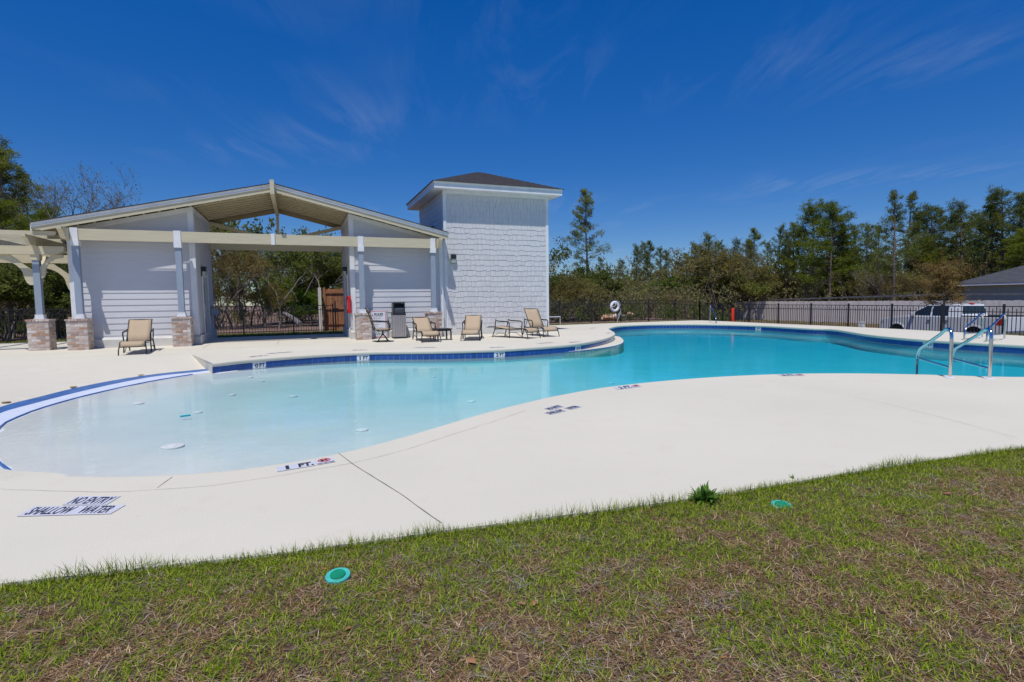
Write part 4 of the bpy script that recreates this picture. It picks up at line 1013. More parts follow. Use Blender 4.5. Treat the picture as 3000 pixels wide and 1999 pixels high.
b_ = MB(); b_.box((43.06, y0_-34, wz+1.84), (43.12, y0_-4, wz+1.9)); 
b_.add([(43.3, y0_-6, wz+1.8), (43.3, y0_-20, wz+2.15), (43.3, y0_-36, wz+1.8)], [(0, 1, 2)])
b_ = MB(); b_.bar((44.2, y0_-2.5, wz+2.0), (44.2, y0_-20, wz+2.32), .1, .14); b_.bar((44.2, y0_-20, wz+2.32), (44.2, y0_-34, wz+2.1), .1, .12)
tag(b_.obj('dark_rail', M_['greydark']), 'dark weathered rail showing above the grey board fence', 'rail')

# ------------------------------------------------------------------ house at the right
hp0 = P(2791.7, 836, X=56); HZ = wz; ez = hp0.z
house2 = empty('house', (58, hp0.y-8, HZ), label='sage green house with charcoal hipped roof behind the board fence', cat='house')
hy1 = hp0.y; hy0 = hy1-17; hx0 = 56; hx1 = 70
O2 = -Vector((58, hp0.y-8, HZ))
def h2(b, name, m, par=None): o = b.obj(name, m, par or house2); o.location = O2 if par is None else (0, 0, 0); return o
wall2 = h2(MB().box((hx0+.6, hy0+.6, HZ), (hx1-.6, hy1-.6, ez-.02)), 'wall', M_['sage'])
sb = MB().box((-.001, 0, 0), (.02, hy1-hy0-1.2, .17)).mesh('siding_board', M_['sage'])
for k in range(int((ez-HZ)/.18)):
    o = link('siding_board', sb, wall2, (hx0+.6-.012, hy0+.6, HZ+.18*k)); o.rotation_euler = (0, .09, 0)
h2(MB().box((hx0, hy0, ez-.03), (hx1, hy1, ez+.0)), 'soffit', M_['white'])
b_ = MB(); b_.box((hx0-.02, hy0-.02, ez-.08), (hx0, hy1+.02, ez+.14)); b_.box((hx0, hy1, ez-.08), (hx1, hy1+.02, ez+.14)); h2(b_, 'fascia', M_['white'])
rz_ = ez+.12; yc, apx = (hy0+hy1)/2, .42
hw = (hx1-hx0)/2; xr2 = hx0+hw; zr = rz_+hw*apx
b_ = MB(); n_ = 26
for k in range(n_):
    t0, t1 = k/n_, (k+1)/n_
    def e4(t_, dz): return [(hx0-.05+hw*t_, hy0-.05+hw*t_, rz_+(zr-rz_)*t_+dz), (hx1+.05-hw*t_, hy0-.05+hw*t_, rz_+(zr-rz_)*t_+dz), (hx1+.05-hw*t_, hy1+.05-hw*t_, rz_+(zr-rz_)*t_+dz), (hx0-.05+hw*t_, hy1+.05-hw*t_, rz_+(zr-rz_)*t_+dz)]
    a4, b4, c4 = e4(t0, .02), e4(t1, 0), e4(t0, -.005)
    for s_ in range(4): b_.add([a4[s_], a4[(s_+1) % 4], b4[(s_+1) % 4], b4[s_], c4[s_], c4[(s_+1) % 4]], [(0, 1, 2, 3), (4, 5, 1, 0)])
h2(b_, 'roof', M_['hroof'])

# ------------------------------------------------------------------ pickup truck
def truck():
    root = empty('pickup_truck', (0, 0, 0), label='white crew cab pickup parked beyond the right iron fence', cat='pickup truck')
    Lg, Wd = 5.75, 1.0
    def arch(xc, r, z=.42): return [(xc+r*math.cos(math.pi-math.pi*k/12), z+r*math.sin(math.pi*k/12)*1.0) for k in range(13)]
    lower = [(0.02, .55), (.0, .78), (.06, .95), (.22, 1.1), (.7, 1.17), (1.45, 1.25), (3.95, 1.27), (5.72, 1.27), (5.75, .6), (5.72, .46), (5.2, .42)]+arch(4.62, .46)[::-1]+[(1.45, .42)]+[]+arch(.98, .45)[::-1]+[(.4, .42)]
    # body drawn x: front 0 -> tail 5.75
    a = [(5.2, .42)]
    b_ = MB(); b_.prism(lower, -Wd, Wd, 'y'); o = b_.obj('body', M_['truck'], root, bevel=.035)
    b_ = MB()
    cab = [(1.42, 1.24), (2.0, 1.62), (2.35, 1.8), (2.8, 1.88), (3.7, 1.88), (3.92, 1.83), (4.02, 1.26)]
    vs = []
    for y_, ins in ((-1, 0), (1, 0)):
        for x, z in cab: k = (z-1.24)/.64; vs.append((x+(.0), y_*(Wd-.03-.17*k), z))
    n = len(cab); b_.add(vs, [tuple(range(n))[::-1], tuple(range(n, 2*n))]+[(i, (i+1) % n, (i+1) % n+n, i+n) for i in range(n)])
    cb = b_.obj('cab', M_['truck'], root, bevel=.03)
    def side(pts, y_, name, m, lift=.006):
        b_ = MB(); vs = []
        for x, z in pts: k = (z-1.24)/.64; vs.append((x, y_*(Wd-.03-.17*k+lift), z))
        b_.add(vs, [tuple(range(len(pts)))]); return b_.obj(name, m, cb)
    for y_ in (-1, 1):
        side([(1.62, 1.3), (2.02, 1.57), (2.35, 1.75), (2.62, 1.78), (2.62, 1.3)], y_, 'front_side_window', M_['carglass'])
        side([(2.7, 1.3), (2.7, 1.79), (3.42, 1.79), (3.42, 1.3)], y_, 'rear_side_window', M_['carglass'])
    b_ = MB(); k = lambda z: Wd-.12-.17*(z-1.24)/.64
    b_.add([(4.025-.02, -k(1.32), 1.32), (4.025-.02, k(1.32), 1.32), (3.955, k(1.75), 1.75), (3.955, -k(1.75), 1.75)], [(0, 1, 2, 3)]); b_.obj('rear_window', M_['carglass'], cb)
    b_ = MB(); b_.add([(1.5, -k(1.3), 1.315), (1.5, k(1.3), 1.315), (2.2, k(1.72), 1.745), (2.2, -k(1.72), 1.745)], [(0, 1, 2, 3)]); b_.obj('windscreen', M_['carglass'], cb)
    MB().box((3.8, -.12, 1.86), (3.93, .12, 1.91)).obj('brake_light', M_['red'], cb)
    b_ = MB(); b_.box((4.03, -Wd+.02, 1.272), (5.74, -Wd+.1, 1.33)); b_.box((4.03, Wd-.1, 1.272), (5.74, Wd-.02, 1.33)); b_.obj('bed_rail', M_['plastic'], root)
    for y_ in (-1, 1):
        for x in (2.5, 3.3):
            MB().box((x, min(y_*(Wd+.002), y_*(Wd+.035)), 1.05), (x+.17, max(y_*(Wd+.002), y_*(Wd+.035)), 1.09)).obj('door_handle', M_['chrome'], root)
        for x in (1.5, 2.66, 3.52):
            b_ = MB(); b_.box((x-.004, min(y_*(Wd+.001), y_*(Wd+.003)), .5), (x+.004, max(y_*(Wd+.001), y_*(Wd+.003)), 1.24)); b_.obj('door_gap', M_['plastic'], root)
        MB().box((5.52, min(y_*(Wd-.06), y_*(Wd+.006)), .93), (5.762, max(y_*(Wd-.06), y_*(Wd+.006)), 1.22)).obj('tail_light', M_['red'], root)
        MB().prism([(.08, .86), (.3, .9), (.26, 1.05), (.09, .98)], min(y_*(Wd-.05), y_*(Wd+.006)), max(y_*(Wd-.05), y_*(Wd+.006)), 'y').obj('headlight', M_['glass'], root)
        MB().box((1.75, min(y_*(Wd+.0), y_*(Wd+.2)), 1.28), (1.9, max(y_*(Wd+.0), y_*(Wd+.2)), 1.46)).obj('mirror', M_['truck'], root, bevel=.02)
        for x in (.98, 4.62):
            e = []
            b_ = MB(); b_.lathe([(.2, -.11), (.36, -.12), (.39, -.09), (.39, .09), (.36, .12), (.2, .11)], (0, 0, 0), 24); t_ = b_.obj('tyre', M_['rubber'], root, True); t_.location = (x, y_*(Wd-.13), .39); t_.rotation_euler = (math.pi/2, 0, 0)
            b_ = MB(); b_.lathe([(.24, -.1), (.23, .0), (.06, .03), (.06, -.0)], (0, 0, 0), 16)
            for k_ in range(6):
                aa = k_*math.pi/3; b_.bar((0, 0, .1), (.22*math.cos(aa), .22*math.sin(aa), .1), .06, .03)
                b_.bar((0, 0, -.1), (.22*math.cos(aa), .22*math.sin(aa), -.1), .06, .03)
            w_ = b_.obj('rim', M_['chrome'], t_)
            b_ = MB(); pts = [(x+(.47)*math.cos(math.pi*k_/12), .42+.47*math.sin(math.pi*k_/12)) for k_ in range(13)]+[(x+.42*math.cos(math.pi*k_/12), .42+.42*math.sin(math.pi*k_/12)) for k_ in range(12, -1, -1)]
            b_.prism(pts, min(y_*(Wd-.02), y_*(Wd+.03)), max(y_*(Wd-.02), y_*(Wd+.03)), 'y'); b_.obj('wheel_arch', M_['truck'], root)
    MB().box((.25, -Wd+.1, .4), (5.6, Wd-.1, .6)).obj('chassis', M_['plastic'], root)
    MB().box((5.75, -.9, .48), (5.86, .9, .66)).obj('rear_bumper', M_['chrome'], root, bevel=.02)
    MB().box((-.07, -.92, .44), (.04, .92, .68)).obj('front_bumper', M_['truck'], root, bevel=.02)
    b_ = MB(); b_.tube([(1.3, .1*k, 1.27) for k in range(2)], .01, 4); return root
tr = truck(); tgz = -1.05
f0 = P(2616, 950, X=30.2); t0 = P(3000, 950, X=29.2)
tr.location = (30.4, f0.y+.15, tgz); tr.rotation_euler = (0, 0, math.radians(-90-3)); 

# ------------------------------------------------------------------ pool furniture
def lounger(x, y, ang, back, label, boxy=0):
    """foot end at (x, y); ang turns the long axis; back = recline angle in degrees"""
    e = empty('sun_lounger', (x, y, 0), ang, label=label, cat='sun lounger', group='tan sling loungers on the deck')
    w_ = .265; zs = .32; L1 = 1.0; Lb = .84
    ar = math.radians(back)
    bx_, bz_ = L1+Lb*math.cos(ar), zs+Lb*math.sin(ar)
    def curve(u_):                                   # sling line along the lounger, u in 0..1
        pass
    seat = [(-.06, zs-.1), (-.02, zs-.02), (.06, zs+.01), (.3, zs+.015), (.6, zs-.005), (.9, zs-.02), (L1, zs-.02)]
    bk = [(L1, zs-.02), (L1+Lb*.3*math.cos(ar)+.01, zs+Lb*.3*math.sin(ar)-.01), (L1+Lb*.7*math.cos(ar), zs+Lb*.7*math.sin(ar)), (L1+Lb*.95*math.cos(ar), zs+Lb*.95*math.sin(ar)), (L1+Lb*1.0*math.cos(ar)+.04, zs+Lb*math.sin(ar)-.02)]
    def sheet(line, name, par):
        vs = []; fs = []; nx_ = 5
        for (yy, zz) in line:
            for k in range(nx_+1):
                t_ = k/nx_; vs.append((-w_+.012+2*(w_-.012)*t_, yy, zz-.012*math.sin(math.pi*t_)))
        m_ = len(line)
        fs = [(i*(nx_+1)+k, i*(nx_+1)+k+1, (i+1)*(nx_+1)+k+1, (i+1)*(nx_+1)+k) for i in range(m_-1) for k in range(nx_)]
        me = bpy.data.meshes.new(name); me.from_pydata(vs, [], fs); me.materials.append(M_['sling']); me.polygons.foreach_set('use_smooth', [True]*len(fs)); o = link(name, me, par)
        md = o.modifiers.new('s', 'SOLIDIFY'); md.thickness = .006; return o
    sheet(seat, 'seat_sling', e); sheet(bk, 'back_sling', e)
    for s_ in (-1, 1):
        b_ = MB(); b_.tube([(s_*w_, yy, zz-.008) for yy, zz in seat]+[(s_*w_, L1+.55, zs-.03)], .016, 6); b_.obj('side_rail', M_['black'], e, True)
        b_ = MB(); b_.tube([(s_*w_, yy, zz-.004) for yy, zz in bk], .014, 6); b_.obj('back_rail', M_['black'], e, True)
        b_ = MB(); b_.tube([(s_*w_, .1, zs-.01), (s_*(w_+.01), .01, zs-.08), (s_*(w_+.025), -.06, .14), (s_*(w_+.03), -.09, .0)], .015, 6); b_.obj('leg', M_['black'], e, True)
        b_ = MB(); b_.tube([(s_*(w_+.04), .76, .0), (s_*(w_+.03), .78, .3), (s_*(w_+.04), .76, .5)], .017, 6); b_.obj('leg', M_['black'], e, True)
        b_ = MB(); b_.tube([(s_*(w_+.03), 1.62, .0), (s_*(w_+.01), 1.5, .3), (s_*(w_+.035), 1.44, .56)], .017, 6); b_.obj('leg', M_['black'], e, True)
        b_ = MB(); b_.tube([(s_*(w_+.04), .76, .5), (s_*(w_+.045), .84, .545), (s_*(w_+.045), 1.1, .55), (s_*(w_+.04), 1.35, .56), (s_*(w_+.035), 1.46, .6)], [.015, .02, .022, .02, .015], 6); b_.obj('armrest', M_['black'], e, True)
        b_ = MB(); b_.tube([(s_*(w_+.02), .8, .03), (s_*(w_+.02), 1.05, .14), (s_*(w_+.02), 1.3, .15), (s_*(w_+.02), 1.58, .03)], .009, 5); b_.obj('side_stretcher', M_['black'], e, True)
        if back > 15:
            b_ = MB(); b_.tube([(s_*(w_-.02), L1+Lb*.45*math.cos(ar), zs+Lb*.45*math.sin(ar)-.02), (s_*(w_-.02), 1.5, zs-.03)], .009, 5); b_.obj('prop', M_['black'], e)
    b_ = MB()
    for yy, zz in ((.1, zs-.035), (.78, zs-.06), (1.5, zs-.05)): b_.tube([(-w_, yy, zz), (w_, yy, zz)], .012, 6)
    b_.tube([(-w_-.02, -.04, .2), (w_+.02, -.04, .2)], .009, 5); b_.obj('cross_bars', M_['black'], e, True)
    b_ = MB(); yy, zz = bk[-1]; b_.tube([(-w_, yy, zz), (w_, yy, zz)], .014, 6); b_.obj('head_rail', M_['black'], e, True)
    return e
def ang(dx, dy): return math.atan2(dy, dx)-math.pi/2
lounger(-3.92, 16.3, ang(-.1, 1), 41, 'tan sling lounger with upright back alone before the left siding wall')
lounger(3.77, 16.52, ang(.03, 1), 30, 'tan reclined lounger beside the low black table')
lounger(5.02, 16.45, ang(.38, 1), 33, 'tan reclined lounger standing alone before the tower corner')
lounger(7.12, 16.42, ang(-.42, 1), 3, 'tan lounger with its back lowered flat before the tower')
lounger(7.98, 16.85, ang(-.04, 1), 50, 'tan lounger with raised back at the right corner of the tower')
# swivel rocker
e = empty('swivel_chair', (2.47, 17.55, 0), math.radians(78), label='high backed padded swivel chair before the brick pillar right of the passage', cat='chair')
b_ = MB(); n_ = 28; b_.tube([(.24*math.cos(2*math.pi*k/n_), .24*math.sin(2*math.pi*k/n_), .018) for k in range(n_+1)], .016, 6, False); b_.obj('base_ring', M_['black'], e, True)
for k in range(4):
    a = math.pi/4+k*math.pi/2; MB().tube([(.23*math.cos(a), .23*math.sin(a), .02), (.08*math.cos(a), .08*math.sin(a), .18), (.0, .0, .26)], .013, 6).obj('base_leg', M_['black'], e, True)
MB().tube([(0, 0, .2), (0, 0, .38)], .03, 10).obj('swivel_post', M_['black'], e, True)
seat = [(0.0, -.27, .405), (0, -.2, .425), (0, 0, .41), (0, .2, .40), (0, .25, .41)]
def pad(line, wx, th, name):
    vs = []
    for x, y, z in line:
        for sx in (-1, -.5, 0, .5, 1): vs.append((sx*wx, y, z-.01*(1-sx*sx)))
    me = bpy.data.meshes.new(name); me.from_pydata(vs, [], [(i*5+k, i*5+k+1, i*5+k+6, i*5+k+5) for i in range(len(line)-1) for k in range(4)]); me.materials.append(M_['padsling']); me.polygons.foreach_set('use_smooth', [True]*len(me.polygons))
    o = link(name, me, e); md = o.modifiers.new('s', 'SOLIDIFY'); md.thickness = th; return o
pad(seat, .25, .03, 'seat_pad')
bk = [(.26, .4), (.31, .58), (.36, .76), (.41, .93), (.46, 1.06), (.5, 1.08)]
for (y0, z0), (y1, z1) in zip(bk[0:3:1], bk[1:4]): pad([(0, y0, z0+.004), (0, y0+(y1-y0)*.3-.022, z0+(z1-z0)*.3), (0, y0+(y1-y0)*.7-.022, z0+(z1-z0)*.7), (0, y1, z1-.004)], .24, .03, 'back_pad')
pad([(0,)+bk[3], (0, .43-.02, 1.0), (0,)+bk[4], (0,)+bk[5]], .24, .035, 'head_pad')
for s_ in (-1, 1):
    MB().tube([(s_*.25, -.27, .39), (s_*.25, 0, .385), (s_*.25, .25, .39)]+[(s_*.25, y, z) for y, z in bk], .014, 6).obj('side_frame', M_['black'], e, True)
    MB().tube([(s_*.28, -.2, .36), (s_*.3, -.23, .52), (s_*.3, -.15, .63), (s_*.3, .1, .65), (s_*.28, .33, .66)], .015, 6).obj('armrest', M_['black'], e, True)
    MB().tube([(s_*.28, -.24, .37), (s_*.29, -.1, .33), (s_*.28, .2, .33), (s_*.26, .3, .5)], .012, 6).obj('arm_support', M_['black'], e, True)
MB().box((-.25, -.12, .36), (.25, -.08, .385)).box((-.25, .1, .36), (.25, .14, .385)).obj('seat_bars', M_['black'], e)
# low table
e = empty('side_table', (4.34, 17.35, 0), math.radians(4), label='low square black side table between two tan loungers', cat='table')
b_ = MB(); b_.box((-.26, -.26, .345), (.26, .26, .375)); b_.obj('table_top', M_['black'], e, bevel=.008)
MB().box((-.23, -.23, .3), (.23, -.21, .345)).box((-.23, .21, .3), (.23, .23, .345)).box((-.23, -.21, .3), (-.21, .21, .345)).box((.21, -.21, .3), (.23, .21, .345)).obj('apron', M_['black'], e)
for x in (-.22, .22):
    for y in (-.22, .22): MB().box((x-.02, y-.02, 0), (x+.02, y+.02, .3)).obj('leg', M_['black'], e)
# litter bin
e = empty('litter_bin', (3.225, 19.02, 0), 0, label='slatted grey litter bin with black hooded lid against the siding', cat='litter bin')
MB().box((-.22, -.22, 0), (.22, .22, .06)).obj('base', M_['plastic'], e, bevel=.01); MB().box((-.195, -.195, .06), (.195, .195, .8)).obj('liner', M_['plastic'], e)
sm_ = MB().box((-.026, -.01, .06), (.026, .01, .8)).mesh('slat', M_['slat'])
for k in range(7):
    for a in range(4):
        px_, py_ = -.186+.062*k, -.208; A_ = a*math.pi/2; link('slat', sm_, e, (px_*math.cos(A_)-py_*math.sin(A_), px_*math.sin(A_)+py_*math.cos(A_), 0), A_)
b_ = MB(); b_.box((-.225, -.225, .8), (.225, .225, .87)); b_.box((-.2, -.2, .87), (-.16, .2, 1.2)); b_.box((.16, -.2, .87), (.2, .2, 1.2)); b_.prism([(-.205, 1.2), (.2, 1.2), (.17, 1.245), (-.175, 1.245)], -.2, .2, 'x'); b_.box((-.16, .16, .87), (.16, .2, 1.2)); b_.obj('hood', M_['plastic'], e, bevel=.02)
MB().prism([(-.19, .88), (-.18, 1.0), (-.05, 1.12), (-.03, 1.12), (-.16, .98), (-.17, .88)], -.158, .158, 'x').obj('flap', mat('dark_grey_plastic', (.05, .06, .08), (.04, .05, .06)), e)
# rules sign
e = empty('rules_sign', (2.5, 19.33, 0), 0, label='white rules sign with red border partly behind the swivel chair', cat='sign'); e.rotation_euler = (math.radians(-3), 0, 0)
MB().box((-.42, 0, .03), (.36, .012, .97)).obj('board', mat('sign_white', (.72, .74, .8), (.68, .7, .76)), e)
b_ = MB()
for a, c in (((-.4, -.003, .05), (-.385, 0, .95)), ((.325, -.003, .05), (.34, 0, .95)), ((-.385, -.003, .05), (.325, 0, .065)), ((-.385, -.003, .935), (.325, 0, .95))): b_.box(a, c)
b_.obj('border', M_['red'], e)
def sgn(s_, x0, x1, z0, z1, b2=.02):
    o = text_on('lettering', s_, [(x0, -.002, z0), (x1, -.002, z0), (x1, -.002, z1), (x0, -.002, z1)], M_['ink'], e, .001, b2); return o
sgn('POOL RULES', -.36, .25, .79, .88, .03); sgn('"NO DIVING"', -.36, .3, .09, .2, .01)
b_ = MB()
for k in range(8):
    z = .74-.065*k; x = -.34
    while x < .18-.06*(k % 3):
        wl_ = R.uniform(.02, .07); b_.add([(x, -.003, z), (x+wl_, -.003, z), (x+wl_, -.003, z+.018), (x, -.003, z+.018)], [(0, 1, 2, 3)]); x += wl_+.018
b_.obj('small_print', mat('grey_print', (.25, .25, .3)), e)
MB().box((.37, .0, .03), (.41, .02, .95)).obj('stand_leg', M_['post'], e)

# rescue board on the passage wall
pr0 = P(1025, 893, X=XR-.04); zc = pr0.z
e = empty('rescue_board', (XR-.02, WY+.38, zc), 0, label='red rescue board with white rounded label on the right passage wall', cat='rescue board')
pts = []
b_ = MB(); b_.box((-.1, -.5, -.3), (-.012, .36, .3)); b_.obj('panel', M_['red'], e, bevel=.03)
b_ = MB(); n_ = 10; pr_ = [( -.045+.045*math.cos(math.pi*k/n_), .12+.045*math.sin(math.pi*k/n_)) for k in range(n_+1)]+[(-.045-.045*math.cos(math.pi*k/n_), -.12-.045*math.sin(math.pi*k/n_)) for k in range(n_+1)]
b_.prism([(a-.1+0, c) for a, c in pr_], -.503, -.501, 'y'); 
b2 = MB(); b2.prism([(-.23+a*1.0+.09, c) for a, c in pr_], -.104, -.1005, 'x'); b2.obj('label_plate', M_['tilew'], e)
b2 = MB()
for k, z in enumerate((.08, .03, -.03, -.08)): b2.box((-.1055, -.17+.0, z-.016), (-.1045, -.14+.008*(k % 2), z+.016))
b2.obj('label_marks', M_['navy'], e)
b2 = MB(); b2.box((.02, WY*0-.42, -1.1), (.03, -.4, -.3)); 
# conduit at the plinth corner
b_ = MB(); b_.tube([(XR-.04, WY-.05, .95), (XR-.04, WY-.05, .42), (XR-.1, WY-.08, .36), (XR-.1, WY-.12, .02)], .014, 6); hobj(b_, 'conduit', M_['white'], smooth=True)

# ------------------------------------------------------------------ ladders and rails
def arc(p, c, q, n=8):
    p, c, q = Vector(p), Vector(c), Vector(q); return [(1-t_)**2*p+2*t_*(1-t_)*c+t_*t_*q for t_ in [k/n for k in range(n+1)]]
def ladder(base0, base1, wdir, label, r=.024, hh=.78, bar_z=.3, out=1.35, low=.2, barf=.1):
    e = empty('pool_ladder', tuple((Vector(base0)+Vector(base1))/2), label=label, cat='pool ladder', group='steel pool ladders'); O = -e.location
    d = Vector(wdir).normalized()
    for b0 in (Vector(base0), Vector(base1)):
        b0 = Vector((b0.x, b0.y, 0)); top = b0+Vector((0, 0, hh-.22)); pk = b0+Vector((0, 0, hh))+d*.03
        pts = [b0, top]+arc(top, b0+Vector((0, 0, hh+.07)), b0+d*.36+Vector((0, 0, hh-.16)))[1:]
        k2 = b0+d*(out-.12)+Vector((0, 0, low+.16)); foot = b0+d*out
        pts += arc(k2, b0+d*out+Vector((0, 0, low+.06)), foot+Vector((0, 0, low-.08)), 6)+[foot+Vector((0, 0, -.85))]
        MB().tube([p+O for p in pts], r, 14).obj('rail', M_['steel'], e, True)
        MB().tube([b0+Vector((0, 0, bar_z))+O, foot+Vector((0, 0, barf))+O], r*.8, 10).obj('cross_bar', M_['steel'], e, True)
        b_ = MB(); b_.lathe([(.075, .002), (.07, .014), (.035, .02)], tuple(b0+O), 20); b_.obj('flange', M_['tilew'], e, True)
    a, c = Vector(base0)+d*out, Vector(base1)+d*out
    for z in (-.35, -.65):
        MB().bar(Vector((a.x, a.y, z))+O, Vector((c.x, c.y, z))+O, .08, .02).obj('tread', M_['steel'], e)
    return e
n1_, n2_ = P(2440+1440*.238, 930+742*.238, Z=0), P(2440+1925*.238, 930+757*.238, Z=0)
f1_ = P(2440+1030*.238, 930+690*.238, D=11.6)
ladder(n1_, n2_, (f1_-n1_).to_3d().normalized()*Vector((1, 1, 0)), 'polished steel ladder rails nearest the camera', hh=.79, out=1.16, low=.2, bar_z=.15, barf=.18)
m1_, m2_ = P(2440+1835*.238, 930+255*.238, Z=0), P(2440+2110*.238, 930+275*.238, Z=0)
ladder(m1_, m2_, Vector((-1, -.16, 0)), 'steel ladder rails across the pool before the pickup', hh=.76, out=1.15, low=.2, bar_z=.15, barf=.17)
h0 = P(2000+470*.17, 880+382*.17, Z=0); h1 = P(2000+575*.17, 880+470*.17, Z=-.2)
e = empty('grab_rail', tuple(h0), label='single steel grab rail entering the far side of the pool', cat='grab rail'); d = (h1-h0); d.z = 0
MB().tube([(0, 0, 0), (0, 0, .78)]+[tuple(p) for p in arc((0, 0, .78), (0, 0, .93), tuple(d*.18+Vector((0, 0, .84))), 5)]+[tuple(d*.95+Vector((0, 0, .28))), tuple(d+Vector((0, 0, .16))), tuple(d+Vector((0, 0, -.6)))], .024, 10).obj('rail', M_['steel'], e, True)

# lifebuoy on the fence, its rope, and the other small things by the far fence
rc = P(1801, 898.5, Y=25.93)
e = empty('lifebuoy', tuple(rc), 0, label='white lifebuoy with rope hanging on the black iron fence', cat='lifebuoy'); e.rotation_euler = (math.pi/2, 0, .05)
b_ = MB(); n_ = 28; R0, r0_ = .235, .075; vs = []
for i in range(n_):
    a = 2*math.pi*i/n_
    for k in range(10): c2 = 2*math.pi*k/10; vs.append(((R0+r0_*math.cos(c2))*math.cos(a), (R0+r0_*math.cos(c2))*math.sin(a), r0_*math.sin(c2)*.9))
b_.add(vs, [(i*10+k, ((i+1) % n_)*10+k, ((i+1) % n_)*10+(k+1) % 10, i*10+(k+1) % 10) for i in range(n_) for k in range(10)]); b_.obj('ring', M_['ringw'], e, True)
for a0 in (.35, 1.9, 3.6, 5.1):
    b_ = MB(); vs = []
    for da in (-.12, .12):
        for k in range(12): c2 = 2*math.pi*k/12; vs.append(((R0+(r0_+.006)*math.cos(c2))*math.cos(a0+da), (R0+(r0_+.006)*math.cos(c2))*math.sin(a0+da), (r0_+.006)*math.sin(c2)*.92))
    b_.add(vs, [(k, (k+1) % 12, 12+(k+1) % 12, 12+k) for k in range(12)]); b_.obj('band', M_['tilew'], e, True)
b_ = MB()
b_.tube(arc((.28, -.08, .06), (.45, -.25, .08), (.2, -.42, .05), 6)+arc((.2, -.42, .05), (.45, -.5, .05), (.36, -.3, .05), 6)[1:]+arc((.3, -.42, .05), (.2, -.7, .05), (.02, -.93, .1), 6)+arc((.02, -.93, .1), (-.1, -.99, .12), (-.2, -.9, .1), 5)[1:], .011, 6)
b_.tube(arc((-.3, .02, .08), (.02, -.06, .1), (.0, .2, .08), 8), .012, 6); b_.tube(arc((.1, .32, .04), (.36, .25, .05), (.33, .02, .05), 6), .01, 6); b_.obj('rope', M_['rope'], e, True)
rd = P(2147, 925, X=21.8); b_ = MB(); b_.lathe([(.03, -.4), (.075, -.37), (.08, 0), (.075, .37), (.03, .4)], (0, 0, 0), 14)
tag(b_.obj('rescue_tube', M_['redorange'], smooth=True, loc=(21.8, rd.y, rd.z)), 'orange red rescue tube hanging on the right iron fence', 'rescue tube')
p0, p1 = P(1604, 955, Y=25.0), P(1641, 955, Y=25.0); zt_ = P(1620, 929, Y=25.0).z
b_ = MB(); b_.tube([(p0.x, 25, -.02), (p0.x, 25, zt_), (p1.x, 25, zt_), (p1.x, 25, -.02)], .025, 8); tag(b_.obj('hose_hoop', M_['ringw'], smooth=True), 'low white pipe hoop standing just behind the tower', 'pipe hoop')
bx0 = P(2534, 959, X=21.6); b_ = MB(); b_.box((-.07, -.09, .03), (.07, .09, .2)); b_.box((-.085, -.105, .2), (.085, .105, .225)); b_.box((-.02, -.02, -.35), (.02, .02, .03)); b_.box((-.08, -.16, -.02), (.06, .06, .02))
tag(b_.obj('utility_box', M_['concrete'], loc=(21.4, bx0.y, bx0.z)), 'small cream utility box on the grass before the right iron fence', 'utility box')

# valve lids in the turf
def disc(x, y, z, r, name, label):
    e = empty(name, (x, y, z), label=label, cat='valve lid'); e.rotation_euler = (math.radians(6), math.radians(-5), .3)
    b_ = MB(); b_.lathe([(r, -.012), (r*1.01, -.003), (r, .004), (r*.66, .004)], n=32); b_.obj('rim', M_['teal'], e, True)
    b_ = MB(); b_.lathe([(r*.63, .002), (r*.63, .008), (r*.6, .011)], n=32); b_.obj('lid', M_['green'], e, True); return e
p = P(990, 1688, Z=-.004); disc(p.x, p.y, -.002, .055, 'valve_lid', 'round turquoise rimmed green valve lid lying in the turf')
p = P(2290, 1484, Z=-.02); disc(p.x, p.y, -.014, .06, 'valve_lid', 'green lid half buried in turf to the right of the weed')

# rocks, log and rubbish beyond the fences
def rock(x, y, z, s, m, name, label, cat, seed):
    rr_ = random.Random(seed); b_ = MB(); n_ = 10; vs = []; rings = 6
    for i in range(rings+1):
        ph = math.pi*i/rings
        for k in range(n_):
            a = 2*math.pi*k/n_; j = rr_.uniform(.75, 1.15); vs.append((s[0]*math.sin(ph)*math.cos(a)*j, s[1]*math.sin(ph)*math.sin(a)*j, s[2]*math.cos(ph)*j))
    b_.add(vs, [(i*n_+k, i*n_+(k+1) % n_, (i+1)*n_+(k+1) % n_, (i+1)*n_+k) for i in range(rings) for k in range(n_)]); o = b_.obj(name, m, loc=(x, y, z)); return tag(o, label, cat)
p = P(1785, 925, Y=30); rock(p.x, 30, p.z-.1, (.65, .4, .22), M_['rock'], 'rock', 'long orange sandstone boulder behind the lifebuoy', 'rock', 1)
p = P(1803, 926, Y=29.6); rock(p.x, 29.6, p.z, (.09, .09, .14), M_['ringw'], 'plastic_jug', 'small white plastic jug beside the orange boulder', 'jug', 8)
p = P(1846, 921, Y=31); rock(p.x, 31, p.z, (.3, .25, .15), M_['rock'], 'rock', 'pale orange rock on the dark brush pile right of the lifebuoy', 'rock', 2)
p = P(1832, 925, Y=31); rock(p.x, 31.3, p.z-.15, (.75, .4, .25), M_['log'], 'brush_pile', 'dark brush pile behind the iron fence', 'brush pile', 3)
a = P(833, 918, Y=32); c = P(880, 950, Y=27.5); b_ = MB(); b_.tube([a, (a+c)/2+Vector((0, 0, .05)), c], [.09, .11, .12], 8); tag(b_.obj('log', M_['log'], smooth=True), 'grey log slanting through the brush behind the passage', 'log')

